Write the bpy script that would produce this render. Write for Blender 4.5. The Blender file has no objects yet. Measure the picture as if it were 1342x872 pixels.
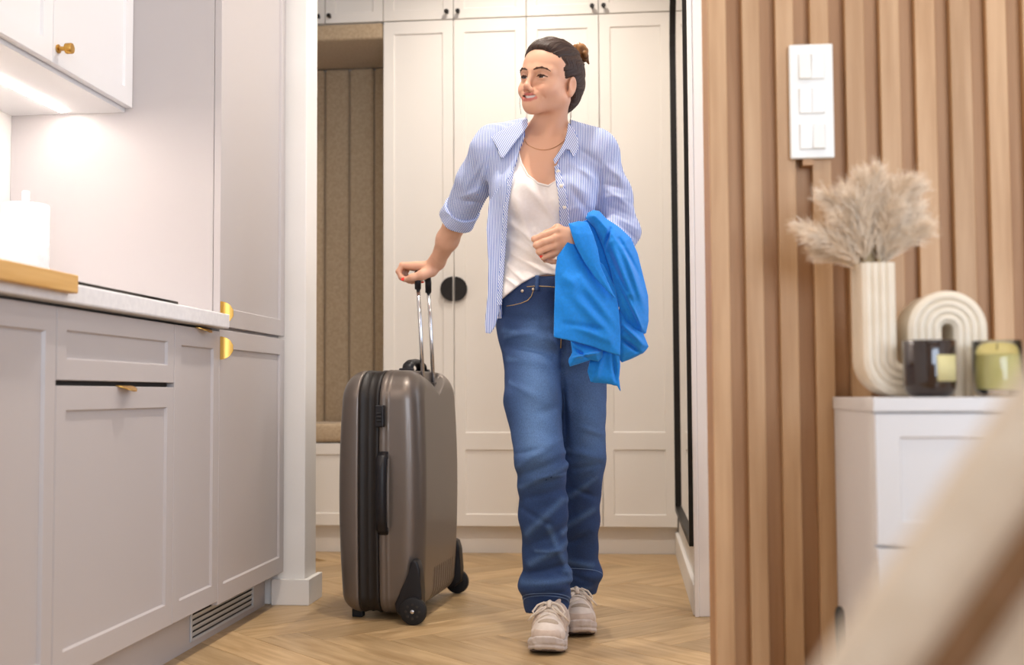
import bpy, bmesh, math, random
import numpy as np
from mathutils import Vector, Matrix
random.seed(3); rng = np.random.default_rng(3)
scene = bpy.context.scene
COL = scene.collection

# ------------------------------------------------------------------ camera
CAM_H = 0.70; F_PX = 1541.6
YAW, PITCH, ROLL = 0.09815, 0.05236, -0.00541
def cam_axes():
    cy, sy, cp, sp, cr, sr = math.cos(YAW), math.sin(YAW), math.cos(PITCH), math.sin(PITCH), math.cos(ROLL), math.sin(ROLL)
    f = Vector((-sy*cp, cy*cp, sp)); x0 = Vector((cy, sy, 0)); u0 = x0.cross(f)
    return cr*x0 + sr*u0, -sr*x0 + cr*u0, f
cx_, cu_, cf_ = cam_axes()
cam = bpy.data.cameras.new('camera'); cam_o = bpy.data.objects.new('camera', cam); COL.objects.link(cam_o)
cam_o.matrix_world = Matrix(((cx_.x, cu_.x, -cf_.x, 0), (cx_.y, cu_.y, -cf_.y, 0), (cx_.z, cu_.z, -cf_.z, CAM_H), (0, 0, 0, 1)))
cam.sensor_width = 36; cam.sensor_fit = 'HORIZONTAL'; cam.lens = F_PX/1342*36
cam.clip_start = 0.02; cam.clip_end = 50
cam.dof.use_dof = True; cam.dof.focus_distance = 3.36; cam.dof.aperture_fstop = 2.6
scene.camera = cam_o

# ------------------------------------------------------------------ world, lights, exposure
def lin(h):
    h = h.lstrip('#'); r = []
    for i in (0, 2, 4):
        c = int(h[i:i+2], 16)/255
        r.append(c/12.92 if c <= .04045 else ((c+.055)/1.055)**2.4)
    return (*r, 1.0)
w = bpy.data.worlds.new('sky'); scene.world = w; w.use_nodes = True
w.node_tree.nodes['Background'].inputs[0].default_value = (0.80, 0.89, 1.0, 1)
w.node_tree.nodes['Background'].inputs[1].default_value = 0.6
scene.view_settings.view_transform = 'Standard'; scene.view_settings.look = 'None'
scene.view_settings.gamma = 1.0; scene.view_settings.exposure = 0.47
def area(name, loc, target, sx, sy, power, col):
    l = bpy.data.lights.new(name, 'AREA'); l.shape = 'RECTANGLE'; l.size = sx; l.size_y = sy; l.energy = power; l.color = lin(col)[:3]
    o = bpy.data.objects.new(name, l); COL.objects.link(o); o.location = loc
    o.rotation_euler = (Vector(target)-Vector(loc)).to_track_quat('-Z', 'Y').to_euler(); return o
def spot(name, loc, target, power, col, size=0.04, ang=110, blend=.6):
    l = bpy.data.lights.new(name, 'SPOT'); l.energy = power; l.color = lin(col)[:3]; l.shadow_soft_size = size
    l.spot_size = math.radians(ang); l.spot_blend = blend
    o = bpy.data.objects.new(name, l); COL.objects.link(o); o.location = loc
    o.rotation_euler = (Vector(target)-Vector(loc)).to_track_quat('-Z', 'Y').to_euler(); return o
CEIL = 2.95
# daylight through the small window at the end of the side passage
area('passage_daylight', (1.47, 3.12, 1.5), (-.4, 3.3, 1.0), 1.0, 1.5, 11, '#d9e8ff')
# daylight through the big window of the living room, behind the camera and to the right
area('window_daylight', (1.6, -2.95, 1.45), (0.2, 3.0, 1.0), 2.6, 2.1, 120, '#dcebff')
# recessed ceiling spots of the hallway, the kitchen and the living room, plus an unseen one added in the passage to brighten the door trim (their housings are built below)
DOWNLIGHTS = [(-0.44, 4.45, 62), (-0.44, 3.10, 70), (-0.55, 1.7, 34), (0.75, 1.25, 15), (1.9, 1.35, 30), (0.72, 2.9, 20)]
for dx, dy, pw in DOWNLIGHTS:
    spot('downlight_lamp', (dx, dy, CEIL-.035), (dx, dy, 0), pw, '#ffe8d2' if dx < -.5 else '#fff4e8', .035, 150, .9)

# ------------------------------------------------------------------ materials
MATS = {}
def mat(name, col, rough=.5, metal=0.0, col2=None, nscale=8, stretch=(1, 1, 1), bump=0.0, bscale=None, spec=.5, coat=0, sheen=0, attr=None, trans=0, sss=0, ior=1.45, rnd=0.0, detail=5, emit=None, estr=0, alpha=1, nlo=.35, nhi=.65):
    m = bpy.data.materials.new(name); m.use_nodes = True; nt = m.node_tree; N = nt.nodes; L = nt.links
    b = N['Principled BSDF']
    b.inputs['Roughness'].default_value = rough; b.inputs['Metallic'].default_value = metal
    b.inputs['Base Color'].default_value = lin(col); b.inputs['Specular IOR Level'].default_value = spec
    b.inputs['Coat Weight'].default_value = coat; b.inputs['Sheen Weight'].default_value = sheen
    b.inputs['Transmission Weight'].default_value = trans; b.inputs['IOR'].default_value = ior; b.inputs['Alpha'].default_value = alpha
    if sss: b.inputs['Subsurface Weight'].default_value = sss; b.inputs['Subsurface Radius'].default_value = (.9, .35, .2); b.inputs['Subsurface Scale'].default_value = .008
    if emit: b.inputs['Emission Color'].default_value = lin(emit); b.inputs['Emission Strength'].default_value = estr
    if col2 or bump or rnd:
        tc = N.new('ShaderNodeTexCoord'); mp = N.new('ShaderNodeMapping'); mp.inputs['Scale'].default_value = stretch
        oi = N.new('ShaderNodeObjectInfo'); ad = N.new('ShaderNodeVectorMath'); ad.operation = 'ADD'
        ml = N.new('ShaderNodeMath'); ml.operation = 'MULTIPLY'; ml.inputs[1].default_value = 37.0 if rnd else 0.0
        L.new(oi.outputs['Random'], ml.inputs[0]); L.new(tc.outputs['Object'], ad.inputs[0]); L.new(ml.outputs[0], ad.inputs[1])
        L.new(ad.outputs[0], mp.inputs['Vector'])
    if col2:
        nz = N.new('ShaderNodeTexNoise'); nz.inputs['Scale'].default_value = nscale; nz.inputs['Detail'].default_value = detail
        L.new(mp.outputs[0], nz.inputs['Vector'])
        cr = N.new('ShaderNodeValToRGB'); cr.color_ramp.elements[0].color = lin(col); cr.color_ramp.elements[1].color = lin(col2)
        cr.color_ramp.elements[0].position = nlo; cr.color_ramp.elements[1].position = nhi
        L.new(nz.outputs['Fac'], cr.inputs['Fac']); out = cr.outputs[0]
        if rnd:
            hs = N.new('ShaderNodeHueSaturation'); mr = N.new('ShaderNodeMapRange')
            mr.inputs['To Min'].default_value = 1-rnd; mr.inputs['To Max'].default_value = 1+rnd
            L.new(oi.outputs['Random'], mr.inputs['Value']); L.new(mr.outputs[0], hs.inputs['Value']); L.new(out, hs.inputs['Color']); out = hs.outputs[0]
        L.new(out, b.inputs['Base Color'])
    if attr:
        at = N.new('ShaderNodeAttribute'); at.attribute_name = attr; L.new(at.outputs['Color'], b.inputs['Base Color'])
    if bump:
        n2 = N.new('ShaderNodeTexNoise'); n2.inputs['Scale'].default_value = bscale or nscale; n2.inputs['Detail'].default_value = 4
        L.new(mp.outputs[0], n2.inputs['Vector']); bp = N.new('ShaderNodeBump'); bp.inputs['Strength'].default_value = bump; bp.inputs['Distance'].default_value = .004
        L.new(n2.outputs['Fac'], bp.inputs['Height']); L.new(bp.outputs[0], b.inputs['Normal'])
    MATS[name] = m; return m
def weave(m, scale, amount, col_a, col_b, axis='Z', rot=0.0):
    """woven stripes in colour (denim twill, striped shirting)"""
    nt = m.node_tree; N = nt.nodes; L = nt.links; b = N['Principled BSDF']
    tc = N.new('ShaderNodeTexCoord'); mp = N.new('ShaderNodeMapping'); mp.inputs['Rotation'].default_value = (0, rot, 0)
    wv = N.new('ShaderNodeTexWave'); wv.bands_direction = axis; wv.inputs['Scale'].default_value = scale; wv.inputs['Distortion'].default_value = amount
    L.new(tc.outputs['Object'], mp.inputs[0]); L.new(mp.outputs[0], wv.inputs['Vector'])
    cr = N.new('ShaderNodeValToRGB'); cr.color_ramp.elements[0].color = lin(col_a); cr.color_ramp.elements[1].color = lin(col_b)
    cr.color_ramp.elements[0].position = .3; cr.color_ramp.elements[1].position = .7
    L.new(wv.outputs['Fac'], cr.inputs[0]); L.new(cr.outputs[0], b.inputs['Base Color'])

M_wall = mat('wall_paint', '#e9e5e0', .6, col2='#e4e0da', nscale=3, bump=.05, bscale=180)
M_ceil = mat('ceiling_paint', '#f2efea', .8)
M_grey = mat('cabinet_grey', '#b8b2b1', .34, spec=.45)
M_lite = mat('cabinet_white', '#dcdbdc', .38, spec=.45)
M_ward = mat('wardrobe_white', '#e9e4dd', .42, spec=.4)
M_gap = mat('dark_gap', '#35302c', .8)
M_wtop = mat('worktop_white', '#e4e4e6', .25, col2='#dcdcdf', nscale=60)
M_gold = mat('brushed_gold', '#cfa45a', .33, 1.0, col2='#b98c42', nscale=60, stretch=(1, 1, .05))
M_black = mat('black_metal', '#1d1a18', .45, spec=.4)
M_blackp = mat('black_plastic', '#17161a', .42, spec=.4, bump=.03, bscale=400)
M_rubber = mat('black_rubber', '#131316', .6)
M_oak = mat('oak_plank', '#a4855c', .38, col2='#c5a87e', nscale=4.5, stretch=(1.1, 9, 1), rnd=.15, bump=.03, bscale=30, detail=9, nlo=.3, nhi=.72)
M_slat = mat('slat_oak', '#b18a62', .5, col2='#c6a17a', nscale=5, stretch=(7, 7, .5), rnd=.07, bump=.04, bscale=40, detail=8)
M_slatb = mat('slat_backing', '#a87c54', .55, col2='#bb9169', nscale=4, stretch=(9, 9, .45), bump=.04, bscale=40, detail=8)
M_bamboo = mat('bamboo', '#c89a55', .45, col2='#d9b06e', nscale=6, stretch=(9, .6, 9), detail=7)
M_linen = mat('linen_beige', '#bda78a', .9, col2='#ae987b', nscale=90, sheen=.2, bump=.12, bscale=240)
M_tissue = mat('paper_white', '#f6f5f4', .9, col2='#ecebea', nscale=40, bump=.3, bscale=70)
M_glassblk = mat('black_glass', '#0c0c0e', .08)
M_mirror = mat('mirror_glass', '#f2f2f2', .02, 1.0)
M_cream = mat('cream_ceramic', '#eee3d0', .5, col2='#e8dbc6', nscale=20)
M_switch = mat('switch_plastic', '#eeece6', .3)
M_alu = mat('vent_aluminium', '#c5cad0', .4, .3)

# ------------------------------------------------------------------ mesh helpers
def link(name, me, m=None, parent=None, smooth=False):
    o = bpy.data.objects.new(name, me); COL.objects.link(o)
    if m is not None and not me.materials: me.materials.append(m)
    if parent is not None: o.parent = parent
    if smooth: me.polygons.foreach_set('use_smooth', [True]*len(me.polygons))
    return o
def tag(o, label=None, cat=None, group=None, kind=None):
    if label: o['label'] = label
    if cat: o['category'] = cat
    if group: o['group'] = group
    if kind: o['kind'] = kind
    return o
def empty(name, loc, label, cat, group=None, rz=0):
    o = bpy.data.objects.new(name, None); COL.objects.link(o); o.location = loc; o.rotation_euler = (0, 0, rz); o.empty_display_size = .1
    return tag(o, label, cat, group)
class B:
    """collects shapes (world or parent-local coordinates) into ONE mesh"""
    def __init__(s): s.bm = bmesh.new()
    def box(s, x0, x1, y0, y1, z0, z1, bev=0.0, seg=2):
        r = bmesh.ops.create_cube(s.bm, size=1.0); vs = r['verts']
        for v in vs: v.co = Vector(((x0+x1)/2+v.co.x*(x1-x0), (y0+y1)/2+v.co.y*(y1-y0), (z0+z1)/2+v.co.z*(z1-z0)))
        if bev:
            es = list({e for v in vs for e in v.link_edges})
            bmesh.ops.bevel(s.bm, geom=es, offset=bev, segments=seg, profile=.5, affect='EDGES')
        return s
    def prism(s, pts, axis, a0, a1):
        """polygon pts (2D) extruded along axis from a0 to a1; order of the two others is cyclic xyz without axis"""
        def p(q, a):
            if axis == 'x': return Vector((a, q[0], q[1]))
            if axis == 'y': return Vector((q[0], a, q[1]))
            return Vector((q[0], q[1], a))
        lo = [s.bm.verts.new(p(q, a0)) for q in pts]; hi = [s.bm.verts.new(p(q, a1)) for q in pts]
        n = len(pts)
        s.bm.faces.new(lo); s.bm.faces.new(hi[::-1])
        for i in range(n): s.bm.faces.new((lo[i], hi[i], hi[(i+1) % n], lo[(i+1) % n]))
        return s
    def lathe(s, prof, c=(0, 0, 0), n=32, axis='z'):
        """prof: list of (radius, height)"""
        rings = []
        for r, h in prof:
            ring = []
            for k in range(n):
                a = 2*math.pi*k/n; u, v = r*math.cos(a), r*math.sin(a)
                q = {'z': (u, v, h), 'x': (h, u, v), 'y': (v, h, u)}[axis]
                ring.append(s.bm.verts.new(Vector(c)+Vector(q)))
            rings.append(ring)
        for a, b in zip(rings, rings[1:]):
            for k in range(n): s.bm.faces.new((a[k], a[(k+1) % n], b[(k+1) % n], b[k]))
        s.bm.faces.new(rings[0][::-1]); s.bm.faces.new(rings[-1])
        return s
    def tube(s, pts, r, n=10, cap=True):
        pts = [Vector(p) for p in pts]; rr = r if isinstance(r, (list, tuple)) else [r]*len(pts)
        rings = []; up = None
        for i, p in enumerate(pts):
            t = (pts[min(i+1, len(pts)-1)]-pts[max(i-1, 0)]).normalized()
            if up is None: up = Vector((0, 0, 1)) if abs(t.z) < .9 else Vector((1, 0, 0))
            a = (up - t*up.dot(t)).normalized(); up = a; b2 = t.cross(a)
            rings.append([s.bm.verts.new(p + (a*math.cos(2*math.pi*k/n)+b2*math.sin(2*math.pi*k/n))*rr[i]) for k in range(n)])
        for a, b in zip(rings, rings[1:]):
            for k in range(n): s.bm.faces.new((a[k], a[(k+1) % n], b[(k+1) % n], b[k]))
        if cap: s.bm.faces.new(rings[0][::-1]); s.bm.faces.new(rings[-1])
        return s
    def build(s, name, m, parent=None, smooth=False, angle=None):
        bmesh.ops.recalc_face_normals(s.bm, faces=s.bm.faces)
        if parent is not None and parent.type == 'EMPTY' and s.__dict__.get('world', True):
            bmesh.ops.transform(s.bm, matrix=world_inv(parent), verts=s.bm.verts)
        elif parent is not None and s.__dict__.get('world', True):
            bmesh.ops.transform(s.bm, matrix=world_inv(parent), verts=s.bm.verts)
        me = bpy.data.meshes.new(name); s.bm.to_mesh(me); s.bm.free()
        o = link(name, me, m, parent, smooth)
        if smooth and angle is not None:
            bpy_smooth_by_angle(me, angle)
        return o
def world_mat(o):
    m = Matrix.LocRotScale(o.location, o.rotation_euler, o.scale)
    return world_mat(o.parent) @ m if o.parent else m
def world_inv(o): return world_mat(o).inverted()
def bpy_smooth_by_angle(me, ang):
    bm = bmesh.new(); bm.from_mesh(me); a = math.radians(ang)
    for e in bm.edges:
        if len(e.link_faces) == 2 and e.calc_face_angle(0) > a: e.smooth = False
    bm.to_mesh(me); bm.free()
def local(b): b.world = False; return b
def struct(b, name, m, parent=None, **k): return tag(b.build(name, m, parent, **k), kind='structure')
# ------------------------------------------------------------------ signed-distance modelling (soft bodies, cloth, cast shapes)
f4 = np.float32
def A3(*v): return np.array(v, dtype=f4)
def smin(a, b, k):
    if k <= 0: return np.minimum(a, b)
    h = np.maximum(k-np.abs(a-b), 0)/k; return np.minimum(a, b)-h*h*k*.25
def smax(a, b, k): return -smin(-a, -b, k)
def d_cone(P, a, b, ra, rb):
    a, b = np.asarray(a, f4), np.asarray(b, f4); ba = b-a; pa = P-a; L = float(ba@ba)+1e-9
    t = np.clip(pa@ba/L, 0, 1); return np.linalg.norm(pa-t[:, None]*ba, axis=1)-(ra+(rb-ra)*t)
def d_ell(P, c, r, R=None):
    q = P-np.asarray(c, f4)
    if R is not None: q = q@np.asarray(R, f4)
    r = np.asarray(r, f4); k0 = np.linalg.norm(q/r, axis=1); k1 = np.linalg.norm(q/(r*r), axis=1)+1e-9
    return np.where(k0 < 1e-6, -r.min(), k0*(k0-1)/k1)
def d_box(P, c, r, rad=0, R=None):
    q = P-np.asarray(c, f4)
    if R is not None: q = q@np.asarray(R, f4)
    q = np.abs(q)-(np.asarray(r, f4)-rad); return np.linalg.norm(np.maximum(q, 0), axis=1)+np.minimum(q.max(axis=1), 0)-rad
def d_poly(U, V, pts):
    """2D signed distance to a polygon"""
    pts = np.asarray(pts, f4); n = len(pts); d = np.full(len(U), 1e9, f4); s = np.ones(len(U), f4)
    for i in range(n):
        a, b = pts[i], pts[i-1]; ex, ey = b-a; wx, wy = U-a[0], V-a[1]
        t = np.clip((wx*ex+wy*ey)/(ex*ex+ey*ey+1e-12), 0, 1)
        d = np.minimum(d, (wx-ex*t)**2+(wy-ey*t)**2)
        c1 = V >= a[1]; c2 = V < b[1]; c3 = ex*wy > ey*wx
        s = np.where((c1 & c2 & c3) | (~c1 & ~c2 & ~c3), -s, s)
    return s*np.sqrt(d)
def ext(d2, y, half, r=0.0):
    """extrude a 2D distance to +-half along y with rounded edges r"""
    a, b = d2+r, np.abs(y)-half+r
    return np.minimum(np.maximum(a, b), 0)+np.sqrt(np.maximum(a, 0)**2+np.maximum(b, 0)**2)-r
def seg_dist(P, a, b):
    a, b = np.asarray(a, f4), np.asarray(b, f4); ba = b-a; pa = P-a
    t = np.clip(pa@ba/float(ba@ba+1e-9), 0, 1); return np.linalg.norm(pa-t[:, None]*ba, axis=1)
def folds(P, d, lst):
    """lst of (a, b, width, height): raised (or sunk) creases along segments"""
    for a, b, wd, am in lst:
        pad = 2.4*wd; lo = np.minimum(a, b)-pad; hi = np.maximum(a, b)+pad
        m = np.all((P > lo) & (P < hi), axis=1)
        if m.any():
            s = seg_dist(P[m], a, b); d[m] -= am*np.exp(-(s/wd)**2)
    return d
def folds2(P, d, lst, gain=1.0, depth=.10):
    """creases given by their front view: run through the cloth front, fading towards its back"""
    for a, b, wd, am in lst:
        a2, b2 = np.asarray(a, f4)[[0, 2]], np.asarray(b, f4)[[0, 2]]; pad = 2.4*wd; lo = np.minimum(a2, b2)-pad; hi = np.maximum(a2, b2)+pad; Q = P[:, [0, 2]]
        m = np.all((Q > lo) & (Q < hi), axis=1)
        if m.any():
            q = Q[m]; ba = b2-a2; t = np.clip((q-a2)@ba/float(ba@ba+1e-9), 0, 1); s = np.linalg.norm(q-a2-t[:, None]*ba, axis=1)
            ym = a[1]*(1-t)+b[1]*t; fade = np.clip((ym+depth-P[m][:, 1])/.05, 0, 1)*(.35+.65*np.sin(math.pi*np.clip(t, .06, .94)))
            d[m] -= gain*am*np.exp(-(s/wd)**2)*fade
    return d
class Soup:
    """smooth union of primitives, evaluated only near each of them"""
    def __init__(s): s.ops = []
    def cone(s, a, b, ra, rb=None, k=.02): 
        rb = ra if rb is None else rb; m = max(ra, rb)
        s.ops.append((np.minimum(a, b)-m, np.maximum(a, b)+m, k, lambda P: d_cone(P, a, b, ra, rb))); return s
    def chain(s, pts, rs, k=.01):
        for i in range(len(pts)-1): s.cone(pts[i], pts[i+1], rs[i], rs[i+1], k if i == 0 else max(k, .004))
        return s
    def ell(s, c, r, k=.02, R=None):
        m = max(r); s.ops.append((np.asarray(c)-m, np.asarray(c)+m, k, lambda P: d_ell(P, c, r, R))); return s
    def box(s, c, r, rad=.005, k=.01, R=None):
        m = float(np.linalg.norm(r)); s.ops.append((np.asarray(c)-m, np.asarray(c)+m, k, lambda P: d_box(P, c, r, rad, R))); return s
    def fn(s, lo, hi, k, f): s.ops.append((np.asarray(lo), np.asarray(hi), k, f)); return s
    def __call__(s, P):
        d = np.full(len(P), .5, f4)
        for lo, hi, k, f in s.ops:
            pad = abs(k)+GRID['pad']; m = np.all((P > lo-pad) & (P < hi+pad), axis=1)
            if not m.any(): continue
            v = f(P[m]); 
            if k >= 0: d[m] = smin(d[m], v, k)
            else: d[m] = smax(d[m], -v, -k)          # negative k carves
        return d
GRID = {'pad': .05}
def sdf_mesh(f, lo, hi, h, name, m=None, parent=None, color=None, attr='tint', slack=1.35, fit=2):
    lo = np.asarray(lo, float); hi = np.asarray(hi, float)
    lev = 4; size = h*2**lev
    n = np.ceil((hi-lo)/size).astype(int)
    c = np.stack(np.meshgrid(*[np.arange(k) for k in n], indexing='ij'), -1).reshape(-1, 3)
    off = np.stack(np.meshgrid([0, 1], [0, 1], [0, 1], indexing='ij'), -1).reshape(-1, 3)
    for l in range(lev, -1, -1):
        s = h*2**l; GRID['pad'] = s*1.5+.004
        d = f((lo+(c+.5)*s).astype(f4)); c = c[np.abs(d) < s*.87*slack+.001]
        if l: c = (c[:, None, :]*2+off[None]).reshape(-1, 3)
    dim = n*2**lev+2; key = lambda q: (q[..., 0]*dim[1]+q[..., 1])*dim[2]+q[..., 2]
    nodes = c[:, None, :]+off[None]; uk, first, inv = np.unique(key(nodes).ravel(), return_index=True, return_inverse=True)
    npos = (lo+nodes.reshape(-1, 3)[first]*h).astype(f4); GRID['pad'] = 3*h
    val = f(npos)[inv].reshape(-1, 8)
    sg = val < 0; act = sg.any(1) & ~sg.all(1); c, val, sg = c[act], val[act], sg[act]
    acc = np.zeros((len(c), 3)); cnt = np.zeros(len(c))
    E = [(i, j) for i in range(8) for j in range(i+1, 8) if np.abs(off[i]-off[j]).sum() == 1]
    for i, j in E:
        cr = sg[:, i] != sg[:, j]; t = val[:, i]/(val[:, i]-val[:, j]+1e-12)
        p = off[i]+(off[j]-off[i])*t[:, None]; acc[cr] += p[cr]; cnt[cr] += 1
    V = (lo+(c+acc/cnt[:, None])*h)
    GRID['pad'] = 4*h
    for _ in range(fit):
        P = V.astype(f4); d0 = f(P); g = np.zeros_like(P); e = h*.4
        for a in range(3):
            q = P.copy(); q[:, a] += e; g[:, a] = (f(q)-d0)/e
        g2 = (g*g).sum(1)+1e-6; stp = np.clip(d0/np.sqrt(g2), -.35*h, .35*h); V = V-(g/np.sqrt(g2)[:, None])*stp[:, None]
    ck = key(c); order = np.argsort(ck); cs = ck[order]
    def find(q):
        k = key(q); i = np.clip(np.searchsorted(cs, k), 0, len(cs)-1); ok = cs[i] == k; return np.where(ok, order[i], -1)
    F = []
    for a in range(3):
        o1, o2 = [np.eye(3, dtype=int)[(a+k) % 3] for k in (1, 2)]
        j = int(np.where((off == np.eye(3, dtype=int)[a]).all(1))[0][0])
        cr = np.where(sg[:, 0] != sg[:, j])[0]; b0 = c[cr]
        q = np.stack([cr, find(b0-o1), find(b0-o1-o2), find(b0-o2)], 1); ok = (q >= 0).all(1); q = q[ok]; flip = ~sg[cr, 0][ok]
        q[flip] = q[flip][:, ::-1]; F.append(q)
    F = np.concatenate(F)
    used = np.zeros(len(V), bool); used[F.ravel()] = True; rm = np.cumsum(used)-1; V = V[used]; F = rm[F]
    me = bpy.data.meshes.new(name)
    W = V if parent is None else (np.asarray(world_inv(parent))[:3, :3]@V.T).T+np.asarray(world_inv(parent))[:3, 3]
    me.vertices.add(len(W)); me.vertices.foreach_set('co', W.astype(f4).ravel())
    me.loops.add(len(F)*4); me.loops.foreach_set('vertex_index', F.astype(np.int32).ravel())
    me.polygons.add(len(F)); me.polygons.foreach_set('loop_start', np.arange(0, len(F)*4, 4, dtype=np.int32))
    me.update(calc_edges=True); me.validate()
    if color is not None:
        ca_ = me.color_attributes.new(attr, 'FLOAT_COLOR', 'POINT'); cc = np.ones((len(V), 4), f4); cc[:, :3] = color(V.astype(f4)); ca_.data.foreach_set('color', cc.ravel())
    return link(name, me, m, parent, True)
def obj_sdf(f, lo, hi, h, name, m, parent=None, **k): return sdf_mesh(f, lo, hi, h, name, m, parent, **k)
# ------------------------------------------------------------------ room shell
M_trim = mat('trim_paint', '#f3f1ef', .45)
floor = struct(B().box(-2.3, 3.6, -3.1, 5.75, -.12, -.012), 'floor', M_oak)
struct(B().box(-2.3, 3.6, -3.1, 5.75, CEIL, CEIL+.1), 'ceiling', M_ceil)
struct(B().box(-1.9, -1.78, -3.0, 4.03, 0, CEIL), 'wall_left', M_wall)
struct(B().box(-1.78, -1.085, 3.89, 4.03, 0, CEIL, .003), 'wall_partition', M_wall)
struct(B().box(-2.2, -2.1, 4.03, 5.7, 0, CEIL), 'wall_hallway_left', M_wall)
struct(B().box(.212, .34, 3.78, 5.7, 0, CEIL), 'wall_hallway_right', M_wall)
struct(B().box(.34, 1.6, 3.78, 3.9, 0, CEIL), 'wall_passage', M_wall)
struct(B().box(1.5, 1.6, 2.47, 2.6, 0, CEIL).box(1.5, 1.6, 3.64, 3.78, 0, CEIL).box(1.5, 1.6, 2.6, 3.64, 0, .72).box(1.5, 1.6, 2.6, 3.64, 2.28, CEIL), 'wall_passage_end', M_wall)
struct(B().box(1.52, 1.58, 2.6, 2.65, .72, 2.28).box(1.52, 1.58, 3.59, 3.64, .72, 2.28).box(1.52, 1.58, 2.65, 3.59, .72, .77).box(1.52, 1.58, 2.65, 3.59, 2.23, 2.28), 'window_2', M_lite)
struct(B().box(3.5, 3.6, -3.0, 2.45, 0, CEIL), 'wall_right', M_wall)
back_wall = struct(B().box(-1.9, .25, -3.1, -3.0, 0, CEIL).box(2.95, 3.6, -3.1, -3.0, 0, CEIL).box(.25, 2.95, -3.1, -3.0, 0, .35).box(.25, 2.95, -3.1, -3.0, 2.55, CEIL), 'wall_rear', M_wall)
nb_ = struct(B().box(-2.1, .212, 5.66, 5.7, 0, CEIL), 'wall_back', M_wall)
# window behind the camera: frame only with mullion (the daylight comes through it)
win = struct(B().box(.25, 2.95, -3.08, -3.02, .35, .42).box(.25, 2.95, -3.08, -3.02, 2.48, 2.55).box(.25, .32, -3.08, -3.02, .42, 2.48).box(2.88, 2.95, -3.08, -3.02, .42, 2.48).box(1.57, 1.63, -3.08, -3.02, .42, 2.48), 'window_1', M_lite)
# base trim of the partition, hall baseboard, door trim
bb = struct(B().box(-1.195, -1.0659, 3.872, 3.8885, 0, .086, .002).box(-1.0835, -1.0659, 3.8885, 4.045, 0, .086, .002), 'baseboard_partition', M_wall)
struct(B().box(.196, .2115, 3.7815, 5.205, .0, .098, .004), 'baseboard_hallway', M_wall)
struct(B().box(.2, .214, 3.756, 3.7795, 0, 2.3, .002).box(.214, .33, 3.762, 3.7795, 0, 2.3, .003), 'trim_1', M_trim)
DL = ['recessed ceiling downlight in the hallway in front of the wardrobe', 'recessed ceiling downlight above the walking woman', 'recessed ceiling downlight above the kitchen aisle', 'recessed ceiling downlight nearest the slatted wooden wall', 'recessed ceiling downlight in the far corner of the living room', 'unseen downlight added in the side passage to brighten the door trim']
for (dx, dy, pw), lab in zip(DOWNLIGHTS, DL):
    d = empty('downlight', (dx, dy, CEIL), lab, 'downlight')
    local(B().lathe([(.052, 0), (.052, -.006), (.044, -.008), (.04, -.002)], n=24)).build('trim_ring', M_lite, d, True)

# floor: herringbone planks, each its own board
PW, PL = .14, .70
def plank_mesh():
    b = B().box(.0004, PL-.0004, .0004, PW-.0004, -.012, 0, .0009, 1); me = bpy.data.meshes.new('plank'); b.bm.to_mesh(me); b.bm.free(); me.materials.append(M_oak); return me
pm = plank_mesh()
ca = math.cos(math.radians(-45)); sa = math.sin(math.radians(-45))
O0 = (-.6835, 3.3428)
def rot45(u, v): return O0[0]+u*ca-v*sa, O0[1]+u*sa+v*ca
for k in range(-30, 31):
    for j in range(-6, 7):
        for vert in (0, 1):
            u, v = k*PW+j*PL, k*PW-j*PL
            if vert: cu, cv, ang = u+PL+PW/2, v+PW-PL/2, 45
            else: cu, cv, ang = u+PL/2, v+PW/2, -45
            x, y = rot45(cu, cv)
            if not (-1.55 < x < 1.3 and 1.9 < y < 5.4): continue
            o = bpy.data.objects.new('plank', pm); COL.objects.link(o); o.parent = floor
            if vert: q = rot45(u+PL+PW, v+PW-PL)
            else: q = rot45(u, v)
            o.location = (q[0], q[1], -(hash((k, j, vert)) % 3)*.0002); o.rotation_euler = (0, 0, math.radians(ang))

# ------------------------------------------------------------------ slatted wooden wall (right)
slat_wall = struct(B().box(.162, 3.5, 2.272, 2.47, 0, CEIL), 'wall_slatted', M_slatb)
def survey_x(px, Y):                      # where a sight line at that photo column meets the wall plane at eye height
    d = cf_ + cx_*((px-671)/F_PX) - cu_*((436-436)/F_PX); return d.x*Y/d.y
SLX = [(933.5, 957.5), (978.5, 1002), (1023, 1047), (1069, 1093.5), (1115.5, 1141), (1161.5, 1187.5), (1208.5, 1235), (1255, 1282.5), (1303.5, 1330), (1352, 1379), (1400, 1427)]
x_end = 0
for a, b in SLX:
    xa, xb = survey_x(a, 2.25), survey_x(b, 2.25)
    bb_ = B().box(xa, xb, 2.25, 2.2717, .0, CEIL, .0012, 1)
    c = Vector(((xa+xb)/2, 2.26, 0)); bmesh.ops.translate(bb_.bm, vec=-c, verts=bb_.bm.verts)
    o = local(bb_).build('slat', M_slat, slat_wall); o.location = c; x_end = xb
pitch = .069; x = x_end+.03
while x < 3.4:
    bb_ = B().box(-.019, .019, -.0108, .0108, 0, CEIL, .0012, 1)
    o = local(bb_).build('slat', M_slat, slat_wall); o.location = (x+.02, 2.2609, 0); x += pitch

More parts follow.
